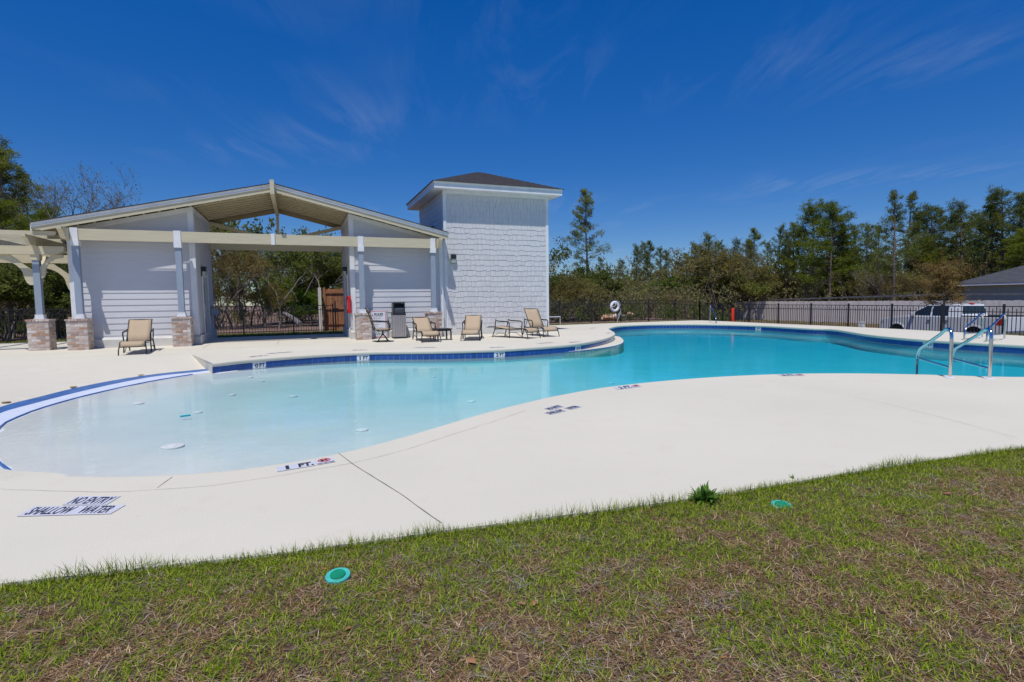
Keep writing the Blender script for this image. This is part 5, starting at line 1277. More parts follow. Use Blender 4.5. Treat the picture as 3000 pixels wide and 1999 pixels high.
# ------------------------------------------------------------------ turf in front
def blades(name, X, Y, Z, L_, Wd, lean, cols, m, parent=None, az=None):
    n = len(X); az = NR.uniform(0, 2*np.pi, n) if az is None else az
    dx, dy = np.cos(az), np.sin(az); px_, py_ = -dy, dx
    sl_ = np.sin(lean); cl_ = np.cos(lean); V = np.empty((n, 5, 3), np.float32)
    def st(i, t_, wf, s_, curve):
        h = L_*t_; off_ = sl_*h*(1+curve*t_); V[:, i, 0] = X+dx*off_+px_*Wd*wf*s_; V[:, i, 1] = Y+dy*off_+py_*Wd*wf*s_; V[:, i, 2] = Z+cl_*h*(1-.25*curve*t_*sl_)
    st(0, 0, .5, -1, .6); st(1, 0, .5, 1, .6); st(2, .55, .42, -1, .6); st(3, .55, .42, 1, .6); st(4, 1, 0, 0, .6)
    b0 = (np.arange(n)*5)[:, None]; T = np.concatenate([b0+np.array([[0, 1, 3]]), b0+np.array([[0, 3, 2]]), b0+np.array([[2, 3, 4]])])
    col = np.repeat(np.concatenate([cols, np.ones((n, 1))], 1), 5, 0)
    me = tri_mesh(name, V.reshape(-1, 3), T, m, col); return link(name, me, parent)
def pick(n, pal, jit=.25):
    pal = np.array(pal); c = pal[NR.randint(0, len(pal), n)]; return c*NR.uniform(1-jit, 1+jit, (n, 1))
def vnoise(X, Y, s, seed):
    r_ = np.random.RandomState(seed); g_ = r_.rand(256, 256); x = X*s+1000; y = Y*s+1000
    xi = np.floor(x).astype(int); yi = np.floor(y).astype(int); fx = x-xi; fy = y-yi; fx = fx*fx*(3-2*fx); fy = fy*fy*(3-2*fy)
    a = g_[xi % 256, yi % 256]; b2 = g_[(xi+1) % 256, yi % 256]; c = g_[xi % 256, (yi+1) % 256]; d = g_[(xi+1) % 256, (yi+1) % 256]
    return (a*(1-fx)+b2*fx)*(1-fy)+(c*(1-fx)+d*fx)*fy
Gp = [(.17, .26, .015), (.24, .34, .02), (.32, .4, .035), (.09, .16, .01), (.4, .43, .06), (.2, .27, .02)]
Bp = [(.3, .16, .07), (.4, .25, .11), (.52, .36, .19), (.1, .055, .03), (.4, .29, .2), (.3, .19, .11), (.66, .5, .33), (.18, .1, .06)]
Wp = [(.4, .35, .34), (.32, .27, .27), (.52, .47, .45)]
dk = np.array(deck_out[1:11])
def edge_y(X): return np.interp(X, [p[0] for p in deck_out[:12]], [p[1] for p in deck_out[:12]])
n = 620000
X = NR.uniform(-2.6, 7.2, n); Y = NR.uniform(.55, 3.4, n); ey = edge_y(X)
lowy = 2.231-(X+.968)*.411-.35
k = (Y < ey-.004) & (Y > lowy); X, Y, ey = X[k], Y[k], ey[k]
dens = np.clip(.35+.65*vnoise(X, Y, 3.2, 1)+.3*(vnoise(X, Y, 11, 2)-.5), 0, 1)
de = ey-Y; shade_ = None; green = np.clip(.2*vnoise(X, Y, 2.3, 5)+.36*vnoise(X, Y, 7, 6)+.36*vnoise(X, Y, 24, 7)+.4*np.exp(-de/.25)+.03, 0, 1)
keep = NR.rand(len(X)) < .45+.5*vnoise(X, Y, 30, 3); X, Y, de, green = X[keep], Y[keep], de[keep], green[keep]
isg = NR.rand(len(X)) < (.06+.86*np.clip((green-.35)*3.4, 0, 1))
gn = isg.sum(); gz_ = -.018+.008*np.sin(X*2.1)*np.cos(Y*1.7)
Lg = NR.uniform(.014, .036, gn)*(1+.5*np.exp(-de[isg]/.08)); turf = empty('turf', label='patchy green and brown turf in front of the deck', cat='turf', kind='stuff') if False else None
o = blades('grass', X[isg], Y[isg], gz_[isg], Lg, NR.uniform(.0016, .0042, gn), NR.uniform(.25, 1.35, gn), pick(gn, Gp), M_['grass']); tag(o, 'short green grass blades of the lawn in front of the deck', 'grass', kind='stuff')
bn = ~isg; m_ = bn.sum(); o = blades('dry_thatch', X[bn], Y[bn], gz_[bn]+.002, NR.uniform(.015, .045, m_), NR.uniform(.0014, .0034, m_), NR.uniform(.9, 1.5, m_), pick(m_, Bp, .35), M_['grass']); tag(o, 'brown dry thatch between the green blades', 'thatch', kind='stuff')
# pale straw in little heaps
cx_ = NR.uniform(-1.5, 6, 620); cy__ = NR.uniform(.9, 3.0, 620); rep = NR.randint(4, 20, 620)
X = np.repeat(cx_, rep)+NR.normal(0, .035, rep.sum()); Y = np.repeat(cy__, rep)+NR.normal(0, .028, rep.sum()); k = (Y < edge_y(X)-.05); X, Y = X[k], Y[k]; n = len(X)
az = np.repeat(NR.uniform(0, 6.28, 620), rep)[k]+NR.normal(0, 1.0, n)
o = blades('straw', X, Y, np.full(n, -.02)+NR.uniform(0, .014, n), NR.uniform(.015, .055, n), NR.uniform(.001, .0022, n), NR.uniform(1.2, 1.55, n), pick(n, Wp, .3), M_['grass'], az=az); tag(o, 'pale dead straw lying in tufts on the lawn', 'straw', kind='stuff')
# long stems leaning over the deck edge
n = 5200; X = NR.uniform(-2, 7, n); Y = edge_y(X)-NR.uniform(-.012, .03, n); hh = NR.uniform(.03, .075, n)*(vnoise(X, Y, 5, 9)*1.2+.3)
o = blades('edge_grass', X, Y, np.full(n, -.02), hh+.015, NR.uniform(.0015, .0032, n), NR.uniform(.05, .75, n), pick(n, Gp, .4)*.8, M_['grass']); tag(o, 'longer grass stems along the edge of the deck', 'grass', kind='stuff')
# leaves and a twig
for k_, (u, v) in enumerate(((560, 1717), (950, 1668), (1565, 1770), (1645, 1595), (2120, 1930), (1380, 1938), (1530, 1770), (2775, 1447), (2650, 1510), (1020, 1843), (700, 1905))):
    p = P(u, v, Z=-.012); b_ = MB(); s_ = R.uniform(.009, .015); b_.add([(-s_*1.6, 0, 0), (-s_*.5, -s_*.7, .003), (s_*.8, -s_*.6, .008), (s_*1.7, 0, .004), (s_*.7, s_*.7, .01), (-s_*.5, s_*.7, .004)], [(0, 1, 4, 5), (1, 2, 3, 4)])
    o = link('fallen_leaf', b_.mesh('fallen_leaf', M_['tan']), None, p, R.uniform(0, 6)); o.rotation_euler.x = R.uniform(-.3, .3)
    lbl_ = ['left of the valve lid', 'touching the turquoise lid', 'in the middle of the lawn', 'close to the deck edge', 'near the bottom edge of the lawn', 'lowest of the middle ones', 'beside the middle straw', 'upper one at the right', 'right of the half buried lid', 'below the turquoise lid', 'near the lower left corner'][k_]
    tag(o, 'small rusty fallen leaf on the lawn, '+lbl_, 'leaf', 'fallen leaves on the lawn')
# weeds at the deck edge
def weed(u, v, hgt, n_, label):
    p = P(u, v, Z=-.02); e = empty('weed', p, label=label, cat='weed')
    lf = []
    for c_ in range(n_):
        a = R.uniform(0, 6.28); b_ = MB(); lean = R.uniform(.05, 1.25) if n_ > 8 else R.uniform(.1, .7); l = hgt*R.uniform(.55, 1.05); w0 = l*.075
        st_ = Vector((R.uniform(-.035, .035), R.uniform(-.03, .03), 0)) if n_ > 8 else Vector((0, 0, 0)); d = Vector((math.cos(a), math.sin(a), 0)); s_ = Vector((-d.y, d.x, 0)); vs = []
        for k in range(6):
            t_ = k/5; an = lean*(.5+.7*t_); q = st_+d*(l*t_*math.sin(an))+Vector((0, 0, l*t_*math.cos(an))); wd = w0*math.sin(math.pi*(.08+.92*t_))*1.1
            vs += [q-s_*wd, q+Vector((0, 0, -.15*wd)), q+s_*wd]
        b_.add(vs, [(3*k, 3*k+1, 3*k+4, 3*k+3) for k in range(5)]+[(3*k+1, 3*k+2, 3*k+5, 3*k+4) for k in range(5)])
        link('leaf', b_.mesh('leaf', M_['weed'], fix=False), e)
weed(2065, 1473, .13, 95, 'bushy leafy weed growing at the edge of the deck')
weed(2322, 1410, .075, 7, 'small thin leaved seedling beside the deck edge')
weed(1310, 1725, .03, 10, 'tiny dark seedling in the middle of the lawn')

# grass strips beside the far deck and fences
def strip(name, label, x0, x1, y0, y1, n, L0, L1, cond):
    X = NR.uniform(x0, x1, n); Y = NR.uniform(y0, y1, n); k = cond(X, Y); X, Y = X[k], Y[k]; n = len(X)
    Z = np.array([gz(float(a), float(b2)) for a, b2 in zip(X, Y)])
    c = np.where((NR.rand(n, 1) < .3), pick(n, Bp), pick(n, [(.13, .2, .03), (.19, .26, .04), (.25, .29, .07)]))
    o = blades(name, X, Y, Z, NR.uniform(L0, L1, n), NR.uniform(.008, .016, n), NR.uniform(.05, .8, n), c, M_['grass']); return tag(o, label, 'grass', kind='stuff')
dpoly = deck_out
strip('lawn_strip', 'narrow green lawn strip between the far deck and the rear fence', -16, 22, 22.9, 25.9, 60000, .03, .09, lambda X, Y: ~inpoly_np(X, Y, dpoly) & ~((X > -6.2) & (X < 9.3) & (Y < 23.2)))
strip('lawn_strip', 'sunny lawn strip before the right iron fence', 20.2, 26, 6, 26, 45000, .03, .1, lambda X, Y: ~inpoly_np(X, Y, dpoly))
strip('rough_grass', 'rough yellow green grass beyond the right fence before the grey boards', 26, 42.8, 14, 46, 30000, .06, .2, lambda X, Y: X > 0)

# ------------------------------------------------------------------ trees
class T:
    def __init__(s): s.v = []; s.f = []; s.lv = []; s.n = 0
    def tube(s, pts, rs, k=5):
        b_ = len(s.v); pu = None
        for i, p in enumerate(pts):
            d = (pts[min(i+1, len(pts)-1)]-pts[max(i-1, 0)]).normalized()
            pu = d.cross(Vector((.3, .9, .2))).normalized() if pu is None else (pu-d*pu.dot(d)).normalized(); pv = d.cross(pu)
            for j in range(k): a = 2*math.pi*j/k; s.v.append(tuple(p+(pu*math.cos(a)+pv*math.sin(a))*rs[i]))
        for i in range(len(pts)-1):
            for j in range(k): a, c = b_+i*k+j, b_+i*k+(j+1) % k; s.f.append((a, c, c+k, a+k))
    def tufts(s, C, n, l, wd, up_=.35, rnd=1.0, spread=.06):
        """n thin triangles round every centre"""
        C = np.repeat(np.asarray(C, np.float32), n, 0); m = len(C); d = s.rs.normal(0, 1, (m, 3)); d[:, 2] = d[:, 2]*rnd+up_*1.6; d /= np.linalg.norm(d, axis=1)[:, None]
        sd = np.cross(d, s.rs.normal(0, 1, (m, 3))); sd /= np.linalg.norm(sd, axis=1)[:, None]; L_ = l*s.rs.uniform(.6, 1.2, (m, 1)); W = wd*s.rs.uniform(.6, 1.3, (m, 1))
        C = C+s.rs.normal(0, spread, (m, 3)); V = np.stack([C-sd*W*.5, C+sd*W*.5, C+d*L_+sd*W*.1, C+d*L_-sd*W*.1], 1); s.lv.append(V.reshape(-1, 3))
    def build(s, name, bark, leaf):
        me = bpy.data.meshes.new('trunk'); me.from_pydata(s.v, [], s.f); me.materials.append(bark); me.polygons.foreach_set('use_smooth', [True]*len(me.polygons)); ml = None
        if s.lv:
            V = np.concatenate(s.lv); ml = tri_mesh('crown', V, np.arange(len(V)).reshape(-1, 4), leaf)
        return me, ml
def pine(seed, h, crown0, spread, dens=1.0, flat=.3, shape='column', needle=.24, lean=.02, nt=9):
    s = T(); s.rs = np.random.RandomState(seed); r_ = random.Random(seed); la = r_.uniform(0, 6.28); bend = [Vector((math.cos(la)*lean*h*(t_**1.5)+r_.uniform(-.05, .05)*t_, math.sin(la)*lean*h*(t_**1.5)+r_.uniform(-.05, .05)*t_, h*t_)) for t_ in [k/12 for k in range(13)]]
    r0_ = .012*h+.03; s.tube(bend, [r0_*(1-.88*k/12) for k in range(13)], 7)
    C = []; nb = int(50*dens); 
    def at_(z): t_ = z/h*12; i = min(11, int(t_)); return bend[i].lerp(bend[i+1], t_-i)
    for b_ in range(nb):
        t_ = (b_+r_.uniform(0, 1))/nb; t_ = t_**.85; z = h*(crown0+(1-crown0)*t_*.985); a = r_.uniform(0, 6.28) if b_ % 4 else la
        if shape == 'column': L_ = spread*(.55+.6*math.sin(math.pi*min(1, t_*.95+.12)))*(1-.55*t_)
        elif shape == 'cone': L_ = spread*(1.05-.95*t_)
        else: L_ = spread*(.6+.5*math.sin(math.pi*(t_*.8+.15)))*(1-.35*t_)
        L_ *= r_.uniform(.55, 1.25); p0 = at_(z); d = Vector((math.cos(a), math.sin(a), flat+.5*t_+r_.uniform(-.2, .15))).normalized(); pts = [p0]
        for k in range(1, 5): pts.append(p0+d*L_*k/4+Vector((0, 0, L_*.06*k*k/16))+Vector((r_.uniform(-1, 1), r_.uniform(-1, 1), r_.uniform(-1, 1)))*.05*L_)
        s.tube(pts, [max(.006, .017*L_*(1-.2*k)) for k in range(5)], 4)
        for j in range(int(3+L_*5.5*dens)):
            u_ = r_.uniform(.38, 1.05) if t_ < .8 else r_.uniform(.1, 1.05); q = p0.lerp(pts[4], u_); sd = d.cross(Vector((0, 0, 1))).normalized(); q = q+sd*r_.gauss(0, .17)*L_+Vector((0, 0, r_.gauss(.05, .07)*L_)); C.append(tuple(q))
    for _ in range(10): C.append(tuple(at_(h)+Vector((r_.gauss(0, .12), r_.gauss(0, .12), r_.uniform(-.4, .12)))))
    for k in range(int(h*.9)):                       # dead stubs under the crown
        z = r_.uniform(.2, max(.22, crown0))*h; a = r_.uniform(0, 6.28); p0 = at_(z); L_ = r_.uniform(.3, 1.1); s.tube([p0, p0+Vector((math.cos(a), math.sin(a), r_.uniform(-.1, .3)))*L_], [.014, .004], 3)
    s.tufts(C, nt, needle, .05, .35, .8, .09); return s
def branchy(seed, h, dens=1.0, leafn=3, leafs=.09, spread=.55, upw=.55, r0_=None, depth=5, multi=1, bare=False, ll=.12):
    s = T(); s.rs = np.random.RandomState(seed); r_ = random.Random(seed); C = []
    def grow(p, d, L_, rad, dep):
        pts = [p]; q = p; dd = d
        for k in range(3):
            dd = (dd+Vector((r_.gauss(0, .14), r_.gauss(0, .14), r_.gauss(.03, .1)))).normalized(); q = q+dd*L_/3; pts.append(q)
        s.tube(pts, [rad, rad*.88, rad*.76, rad*.62], 5 if dep > 2 else 3)
        if dep <= 2: 
            for k in range(leafn): C.append(tuple(pts[1].lerp(pts[3], r_.random())+Vector((r_.gauss(0, .07), r_.gauss(0, .07), r_.gauss(0, .07)))*(h*.1)))
        if dep == 0: return
        for k in range(r_.choice((2, 3, 3, 4)) if dep > 1 else 3):
            a = r_.uniform(0, 6.28); t_ = r_.uniform(.45, 1.0); o_ = Vector((math.cos(a), math.sin(a), r_.uniform(-.1, .9)*upw)); nd = (dd*(1-spread)+o_*spread).normalized(); b0 = pts[1].lerp(pts[3], t_) if k else pts[3]
            grow(b0, nd, L_*r_.uniform(.58, .86), max(.004, rad*.6), dep-1)
    for m_ in range(multi):
        a = r_.uniform(0, 6.28); grow(Vector((r_.gauss(0, .12*multi), r_.gauss(0, .12*multi), -.1)), Vector((math.cos(a)*.25*(multi > 1), math.sin(a)*.25*(multi > 1), 1)).normalized(), h*.27, r0_ or h*.0085, depth)
    if not bare: s.tufts(C, int(4*dens), ll, leafs, .1, 1, .05*h*.25)
    return s
protos = {}
def proto(key, s, bark, leaf, h):
    mt, ml = s.build(key, M_[bark], M_[leaf] if leaf else None)
    zs = [v[2] for v in s.v]+([float(x) for x in np.sort(np.concatenate(s.lv)[:, 2])[-40:-39]] if s.lv else [])
    protos[key] = (mt, ml, max(zs))
proto('pineA', pine(1, 14, .38, 2.6, 1.15, .25, 'column', .3, nt=11), 'bark', 'needle', 14)
proto('pineB', pine(2, 14, .5, 2.1, 1.0, .35, 'round', .28, .03), 'bark', 'needled', 14)
proto('pineC', pine(3, 14, .58, 1.9, .9, .4, 'round', .28, -.02), 'bark', 'needle', 14)
proto('pineD', pine(4, 12, .2, 3.0, 1.5, .18, 'cone', .3, .01, 11), 'bark', 'needley', 12)
proto('pineE', pine(5, 14, .3, 3.3, 1.5, .15, 'round', .32, .02, 10), 'bark', 'needley', 14)
proto('pineF', pine(6, 13, .33, 2.3, 1.0, .1, 'column', .3, .05, 10), 'bark', 'needled', 13)
proto('oakA', branchy(11, 9, .95, 4, .13, .55, .5, depth=5, ll=.17), 'greybark', 'leafo', 9)
proto('oakB', branchy(12, 8, 1.0, 4, .12, .6, .45, depth=5, multi=2, ll=.15), 'bark', 'leafo', 8)
proto('scrubA', branchy(13, 7, .75, 3, .07, .5, .8, depth=5, multi=2, ll=.12), 'greybark', 'leafy', 7)
proto('scrubB', branchy(14, 7, .85, 3, .06, .45, .9, depth=5, multi=3, ll=.12), 'greybark', 'leafr', 7)
proto('scrubC', branchy(15, 6, 1.25, 4, .09, .6, .5, depth=5, multi=3, ll=.14), 'bark', 'leafg', 6)
proto('bare', branchy(16, 9, .3, 1, .03, .5, .6, depth=6, bare=False, ll=.07), 'greybark', 'leafy', 9)
proto('bareB', branchy(17, 8, .5, 1, .05, .42, .9, depth=5, multi=2, ll=.08), 'greybark', 'leafy', 8)
def cypress(seed, h):
    s = T(); s.rs = np.random.RandomState(seed); r_ = random.Random(seed); C = []; s.tube([Vector((0, 0, -.2)), Vector((.03, 0, h*.5)), Vector((0, .03, h))], [.05, .03, .008], 6)
    for b_ in range(70):
        t_ = r_.random(); z = h*(.46+.52*t_); a = r_.uniform(0, 6.28); L_ = h*.3*(1-.75*t_)*r_.uniform(.6, 1.2); p0 = Vector((0, 0, z)); d = Vector((math.cos(a), math.sin(a), .25)); pts = [p0, p0+d*L_*.5, p0+d*L_+Vector((0, 0, .03))]; s.tube(pts, [.009, .006, .003], 3)
        for k in range(9): C.append(tuple(p0+d*L_*r_.uniform(.25, 1)+Vector((r_.gauss(0, .05), r_.gauss(0, .05), r_.gauss(0, .04)))))
    s.tufts(C, 6, .1, .026, .1, 1, .05); return s
proto('cypress', cypress(21, 3), 'greybark', 'leafr', 3)
BASEZ = {}
used = {}
def tree(kind, u, vtop, D, name, label, wide=1.0, dz=0, rz=None):
    if u > 2640 and D > 50: D = D*1.5; wide *= 1.1
    if u > 2135: D = max(D, 43/math.sin(.372+math.atan((u-1500)/1601))+5+(D % 7)) if D > 35 else D
    r_ = ray(u, 880); k = D/math.hypot(r_.x, r_.y); x, y = r_.x*k, r_.y*k; zb_ = gz(x, y)-.05+dz; zt_ = P(u, vtop, D=D).z; h = zt_-zb_
    mt, ml, h0_ = protos[kind]; s_ = h/h0_
    e = empty(name, (x, y, zb_), R.uniform(0, 6.28) if rz is None else rz, label=label, cat='tree'); 
    sc_ = (s_*wide, s_*wide, s_)
    o = link('trunk', mt, e); o.scale = sc_
    if ml: o = link('crown', ml, e); o.scale = sc_
    return e
LIST = [
 # left of and behind the pergola
 ('pineA', 40, 430, 40, 'pine_tree', 'dark wide pine at the far left above the pergola', 1.5), ('pineB', -40, 395, 42, 'pine_tree', 'tall dark pine cut by the left frame edge', 1.3),
 ('pineE', 30, 575, 33, 'pine_tree', 'yellow green bushy pine just above the pergola beams', 1.25), ('pineE', 150, 600, 36, 'pine_tree', 'yellow green pine behind the left roof tip', 1.1), ('pineF', 110, 500, 45, 'pine_tree', 'dark pine behind the leafless tree at the left', 1.0),
 ('bare', 165, 455, 34, 'bare_tree', 'leafless pale tree rising behind the left roof tip', .85), ('bareB', 235, 560, 38, 'bare_tree', 'thin tree with twigs reaching over the left roof', 1.1),
 ('oakB', 20, 760, 29, 'oak_tree', 'dark shrubby oak under the pergola at the left edge', 1.5), ('oakA', 120, 740, 30, 'oak_tree', 'dark oak between the two pergola posts', 1.3), ('oakB', 180, 790, 29, 'oak_tree', 'low dark oak beside the pavilion corner', 1.4), ('bareB', 70, 700, 31, 'bare_tree', 'grey twiggy tree in the pergola bay', 1.2), ('scrubA', -30, 720, 31, 'scrub_tree', 'olive scrub tree at the far left under the pergola', 1.3),
 # through the passage
 ('scrubB', 630, 655, 37, 'scrub_tree', 'rust tinted thin tree at the left side of the passage view', 1.0), ('bareB', 680, 690, 38, 'bare_tree', 'grey thin tree left of the splice cover', 1.0), ('bareB', 725, 660, 42, 'bare_tree', 'sparse tree showing under the left brace', .9),
 ('oakA', 790, 620, 40, 'oak_tree', 'tall leafy oak behind the king post', .8), ('oakA', 815, 690, 36, 'oak_tree', 'dark forked oak in the middle of the passage', 1.15), ('oakA', 880, 715, 40, 'oak_tree', 'spreading oak right of the middle of the passage', 1.0), ('scrubA', 760, 820, 38, 'scrub_tree', 'olive scrub tree below the forked oak', 1.0),
 ('oakA', 930, 700, 39, 'oak_tree', 'leafy oak above the red brown screen', 1.0), ('oakB', 990, 715, 44, 'oak_tree', 'oak beside the right passage wall', .9), ('scrubB', 650, 800, 40, 'scrub_tree', 'rusty scrub tree low at the left of the passage', 1.0), ('scrubC', 905, 850, 40, 'scrub_tree', 'bright green bush left of the red brown screen', 1.2), ('pineB', 700, 760, 60, 'pine_tree', 'distant dark pine low in the passage', 1.2),
 ('bareB', 655, 630, 50, 'bare_tree', 'tall pale thin tree near the left passage wall', .8), ('bareB', 860, 665, 50, 'bare_tree', 'tall grey tree right of the king post', .9), ('oakA', 965, 680, 50, 'oak_tree', 'far oak over the red brown screen', .9), ('scrubC', 830, 800, 46, 'scrub_tree', 'bright green tree behind the forked oak', 1.2),
 # right of the tower
 ('oakA', 1612, 712, 38, 'oak_tree', 'sparse oak branch showing beside the tower', .9), ('scrubA', 1625, 800, 36, 'scrub_tree', 'olive scrub tree against the tower corner', 1.3), ('scrubA', 1665, 810, 40, 'scrub_tree', 'grey olive scrub left of the lone tall pine', 1.3),
 ('pineA', 1722, 551, 44, 'pine_tree', 'lone tall airy pine right of the tower', .92), ('oakB', 1712, 775, 42, 'oak_tree', 'dark oak round the foot of the lone tall pine', 1.2), ('oakB', 1745, 800, 44, 'oak_tree', 'dark oak right of the lone pine trunk', 1.1), ('pineF', 1768, 752, 60, 'pine_tree', 'small round topped pine beside the lone tall pine', .9),
 ('pineB', 1828, 758, 66, 'pine_tree', 'short pine left of the tall middle clump', 1.1), ('pineB', 1866, 712, 62, 'pine_tree', 'first pine of the middle clump', .95), ('pineC', 1884, 706, 68, 'pine_tree', 'second pine of the middle clump', .95), ('pineA', 1906, 704, 62, 'pine_tree', 'third and tallest pine of the middle clump', .8), ('pineC', 1934, 722, 66, 'pine_tree', 'fourth pine of the middle clump', .95), ('pineB', 1952, 730, 64, 'pine_tree', 'last pine at the right of the middle clump', .9), ('pineC', 1983, 765, 70, 'pine_tree', 'low pine in the dip of the treeline', 1.2),
 ('scrubC', 1968, 800, 58, 'scrub_tree', 'bright green tree in the dip of the treeline', 1.2), ('scrubB', 2000, 850, 50, 'scrub_tree', 'reddish low scrub at the foot of the dip', 1.4),
 ('pineC', 2012, 738, 66, 'pine_tree', 'dark pine starting the right hand treeline', 1.1), ('pineB', 2036, 706, 62, 'pine_tree', 'dark pine second in the right hand treeline', 1.1), ('pineB', 2076, 678, 60, 'pine_tree', 'round topped pine above the big olive tree', 1.1), ('pineC', 2108, 704, 64, 'pine_tree', 'pine behind the olive tree crown', 1.0),
 ('scrubA', 2085, 712, 60, 'scrub_tree', 'big spreading olive tree left of the grey board fence', 1.25), ('scrubA', 2125, 740, 64, 'scrub_tree', 'second olive tree left of the grey board fence', 1.4), ('oakB', 2105, 790, 60, 'oak_tree', 'dark rounded oak at the left end of the grey board fence', 1.3), ('oakB', 2150, 815, 66, 'oak_tree', 'dark oak over the left end of the grey board fence', 1.1), ('scrubA', 2200, 775, 64, 'scrub_tree', 'twiggy olive tree above the grey board fence', 1.2), ('bare', 2135, 690, 62, 'bare_tree', 'leafless tree top poking above the olive trees', .8),
 ('pineB', 2163, 697, 62, 'pine_tree', 'pine right of the leafless top', 1.0), ('pineA', 2210, 667, 60, 'pine_tree', 'broad pine above the left part of the board fence', 1.0), ('pineC', 2190, 700, 66, 'pine_tree', 'thin pine left of the broad one', 1.0), ('pineC', 2248, 705, 68, 'pine_tree', 'thin pine in the gap of the treeline', .8), ('pineB', 2278, 657, 62, 'pine_tree', 'narrow tall pine before the pair of spreading pines', .85), ('pineB', 2302, 672, 66, 'pine_tree', 'slim pine touching the spreading pair', .9), ('pineC', 2325, 650, 68, 'pine_tree', 'slim pine hidden behind the spreading pair', .9),
 ('pineE', 2380, 588, 54, 'pine_tree', 'left of the two big spreading yellow green pines', 1.15), ('pineE', 2430, 583, 56, 'pine_tree', 'right of the two big spreading yellow green pines', 1.1), ('pineD', 2462, 655, 58, 'pine_tree', 'yellow green pine low beside the spreading pair', 1.0),
 ('pineC', 2497, 672, 64, 'pine_tree', 'thin pine right of the spreading pair', 1.1), ('pineB', 2532, 650, 60, 'pine_tree', 'narrow pine in the dip after the spreading pair', .9), ('pineC', 2566, 655, 64, 'pine_tree', 'pine left of the highest ragged pine', 1.0),
 ('pineF', 2618, 553, 56, 'pine_tree', 'ragged tall pine in the middle of the right treeline', .95), ('pineF', 2648, 560, 57, 'pine_tree', 'twin of the ragged tall pine just to its right', 1.0), ('pineA', 2690, 620, 60, 'pine_tree', 'dense pine right of the ragged twins', 1.1), ('pineB', 2728, 592, 58, 'pine_tree', 'knobbly topped pine above the sapling', 1.15), ('pineB', 2748, 600, 60, 'pine_tree', 'second knobbly topped pine above the sapling', 1.1), ('pineA', 2790, 612, 60, 'pine_tree', 'pine left of the house roof', 1.0), ('pineB', 2815, 584, 58, 'pine_tree', 'dark topped pine over the house roof tip', 1.1), ('pineF', 2872, 564, 56, 'pine_tree', 'broad dark pine over the house roof', 1.0), ('pineB', 2935, 542, 55, 'pine_tree', 'highest pine over the house roof', 1.1), ('pineA', 2975, 565, 55, 'pine_tree', 'pine near the right frame edge', 1.1), ('pineF', 3020, 550, 54, 'pine_tree', 'pine cut by the right frame edge', 1.1), ('pineA', 2905, 600, 60, 'pine_tree', 'pine between the high ones over the roof', 1.1), ('pineE', 2990, 660, 52, 'pine_tree', 'yellow green pine low at the right frame edge', 1.1), ('pineE', 2700, 690, 58, 'pine_tree', 'yellow green pine above the pickup', 1.1), ('pineC', 2845, 620, 62, 'pine_tree', 'slim pine behind the broad dark one', 1.1),
 ('scrubB', 2632, 768, 52, 'scrub_tree', 'orange brown round tree above the board fence', 1.3), ('scrubA', 2540, 800, 52, 'scrub_tree', 'olive scrub tree above the middle of the board fence', 1.3), ('bareB', 2500, 780, 54, 'bare_tree', 'grey twiggy tree above the board fence', 1.3), ('scrubA', 2700, 790, 53, 'scrub_tree', 'olive scrub tree left of the sapling', 1.3), ('scrubB', 2780, 720, 56, 'scrub_tree', 'tall rusty tree behind the sapling', 1.1), ('scrubA', 2850, 740, 72, 'scrub_tree', 'olive tree rising behind the house roof', 1.3), ('scrubB', 2900, 700, 74, 'scrub_tree', 'rusty tree behind the house roof', 1.3), ('scrubA', 2290, 800, 62, 'scrub_tree', 'olive scrub tree under the narrow tall pine', 1.4), ('bareB', 2350, 790, 62, 'scrub_tree', 'grey thin tree left of the big pine trunks', 1.4), ('scrubA', 2440, 810, 55, 'scrub_tree', 'olive scrub between the big pine trunks', 1.4), ('bareB', 2590, 760, 56, 'bare_tree', 'grey thin tree left of the orange brown one', 1.2), ('scrubA', 1780, 830, 48, 'scrub_tree', 'olive scrub right of the dark oaks', 1.4), ('scrubA', 1850, 850, 50, 'scrub_tree', 'olive scrub under the middle clump', 1.5), ('scrubA', 1930, 845, 52, 'scrub_tree', 'low olive scrub right of the middle clump', 1.5), ('oakB', 1940, 820, 60, 'oak_tree', 'dark oak under the middle clump', 1.2),
]
for k, u, vt, D, nm, lb, wd in LIST: tree(k, u, vt, D, nm, lb, wd)
tree('cypress', 2765, 778, 29.5, 'young_cypress', 'rust coloured cypress sapling just beyond the right iron fence', 1.25, dz=0)

# far woods closing the horizon, and undergrowth behind the fences
s = T(); s.rs = np.random.RandomState(77); r_ = random.Random(77); C = []; C2 = []
for i in range(520):
    u = r_.uniform(-300, 3400); D = r_.uniform(70, 115) if u < 2600 else r_.uniform(92, 130); rr_ = ray(u, 880); k = D/math.hypot(rr_.x, rr_.y); x, y = rr_.x*k, rr_.y*k; z = gz(x, y); 
    vt = np.interp(u, [-300, 200, 600, 1000, 1600, 1800, 2000, 2200, 2600, 3400], [640, 660, 745, 745, 800, 800, 800, 745, 720, 690]); h = (P(u, vt, D=D).z-z)*r_.uniform(.55, 1.05)
    s.tube([Vector((x, y, z)), Vector((x+r_.uniform(-.4, .4), y, z+h*.6)), Vector((x+r_.uniform(-.6, .6), y, z+h))], [.14, .09, .03], 4)
    c0_ = r_.uniform(.15, .5)
    for j in range(26):
        t_ = r_.random(); w_ = h*.2*(1-.6*t_)+.5; C.append((x+r_.gauss(0, w_*.6), y+r_.gauss(0, w_*.6), z+h*(c0_+(1-c0_)*t_)))
s.tufts(C, 9, .62, .16, .2, 1, .35)
mt, ml = s.build('far_woods', M_['bark'], M_['needle'])
e = empty('far_woods', label='far woods of mixed pines closing the horizon', cat='woods', kind='stuff')
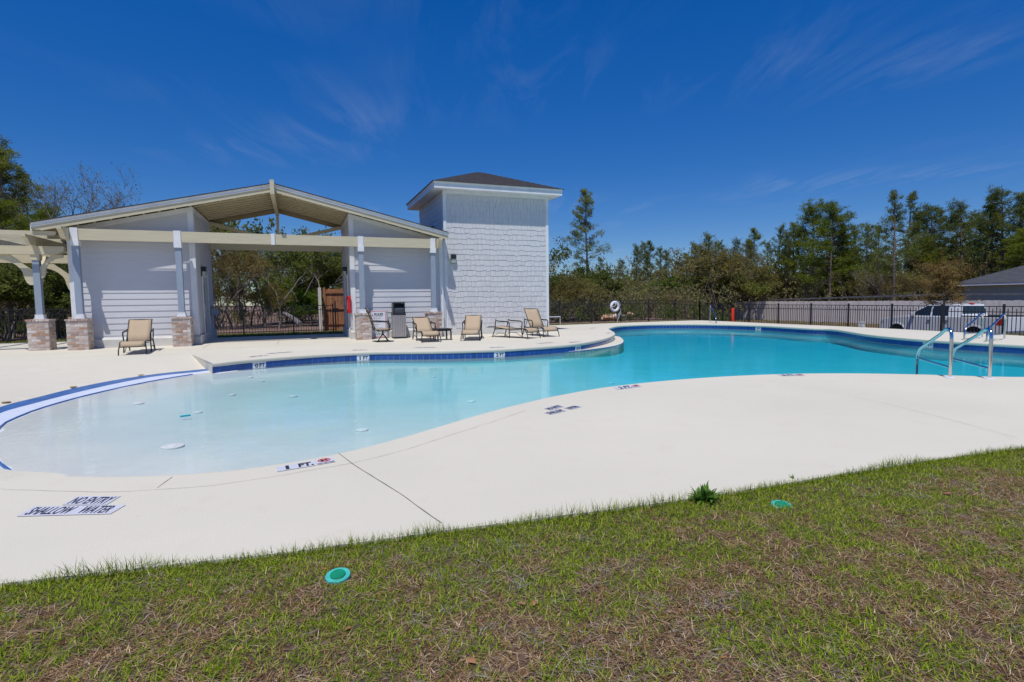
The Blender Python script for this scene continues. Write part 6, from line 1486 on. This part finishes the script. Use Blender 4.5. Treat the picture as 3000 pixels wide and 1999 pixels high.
o = link('trunks', mt, e); o['kind'] = 'stuff'; o = link('foliage', ml, e); o['kind'] = 'stuff'
def under(name, label, n, ur, Dr, hr, mat_, seed, l=.2, w_=.07, per=26, trunks=.4):
    s = T(); s.rs = np.random.RandomState(seed); r_ = random.Random(seed); C = []
    for i in range(n):
        u = r_.uniform(*ur); D = r_.uniform(*Dr); rr_ = ray(u, 880); k = D/math.hypot(rr_.x, rr_.y); x, y = rr_.x*k, rr_.y*k; z = gz(x, y); h = r_.uniform(*hr)
        if y < 27.2: continue
        if u > 2620 and D < 84: continue
        if u > 2130 and D < 43/math.sin(.372+math.atan((u-1500)/1601))+3: continue
        if 560 < u < 1030 and (D < 40 or h > 2.2): continue
        if x > 42 and x < 46: x += 4
        for q in range(3):
            a = r_.uniform(0, 6.28); s.tube([Vector((x, y, z)), Vector((x+.3*h*math.cos(a), y+.3*h*math.sin(a), z+h*.6)), Vector((x+.45*h*math.cos(a), y+.45*h*math.sin(a), z+h*r_.uniform(.8, 1.2)))], [.02, .013, .005], 3)
        for j in range(per): t_ = r_.random()**.8; w2 = h*.42; C.append((x+r_.gauss(0, w2*.6), y+r_.gauss(0, w2*.6), z+h*t_))
    s.tufts(C, 7, l, w_, .3, 1, .1); mt, ml = s.build(name, M_['greybark'], M_[mat_]); e = empty(name, label=label, cat='undergrowth', kind='stuff')
    o = link('stems', mt, e); o['kind'] = 'stuff'; o = link('foliage', ml, e); o['kind'] = 'stuff'
under('undergrowth', 'olive and brown undergrowth behind the rear iron fence', 300, (-200, 2125), (33, 58), (.8, 3.0), 'scrub', 5)
under('undergrowth', 'olive undergrowth behind the grey board fence', 260, (2100, 3300), (57, 75), (1.6, 4.6), 'scrub', 6, .28, .1)
under('distant_thicket', 'dim thicket closing the gaps between the distant trunks', 420, (-250, 3300), (80, 118), (4, 8), 'scrub', 9, .5, .2, 30)
under('green_bushes', 'low green bushes scattered behind the rear iron fence', 120, (-100, 2140), (31, 42), (.4, 1.2), 'leafg', 7, .13, .06)
under('tall_scrub', 'tall pale scrub stems filling the wood edge', 110, (-200, 2120), (45, 72), (2.5, 6), 'scrub', 8, .26, .09, 40)
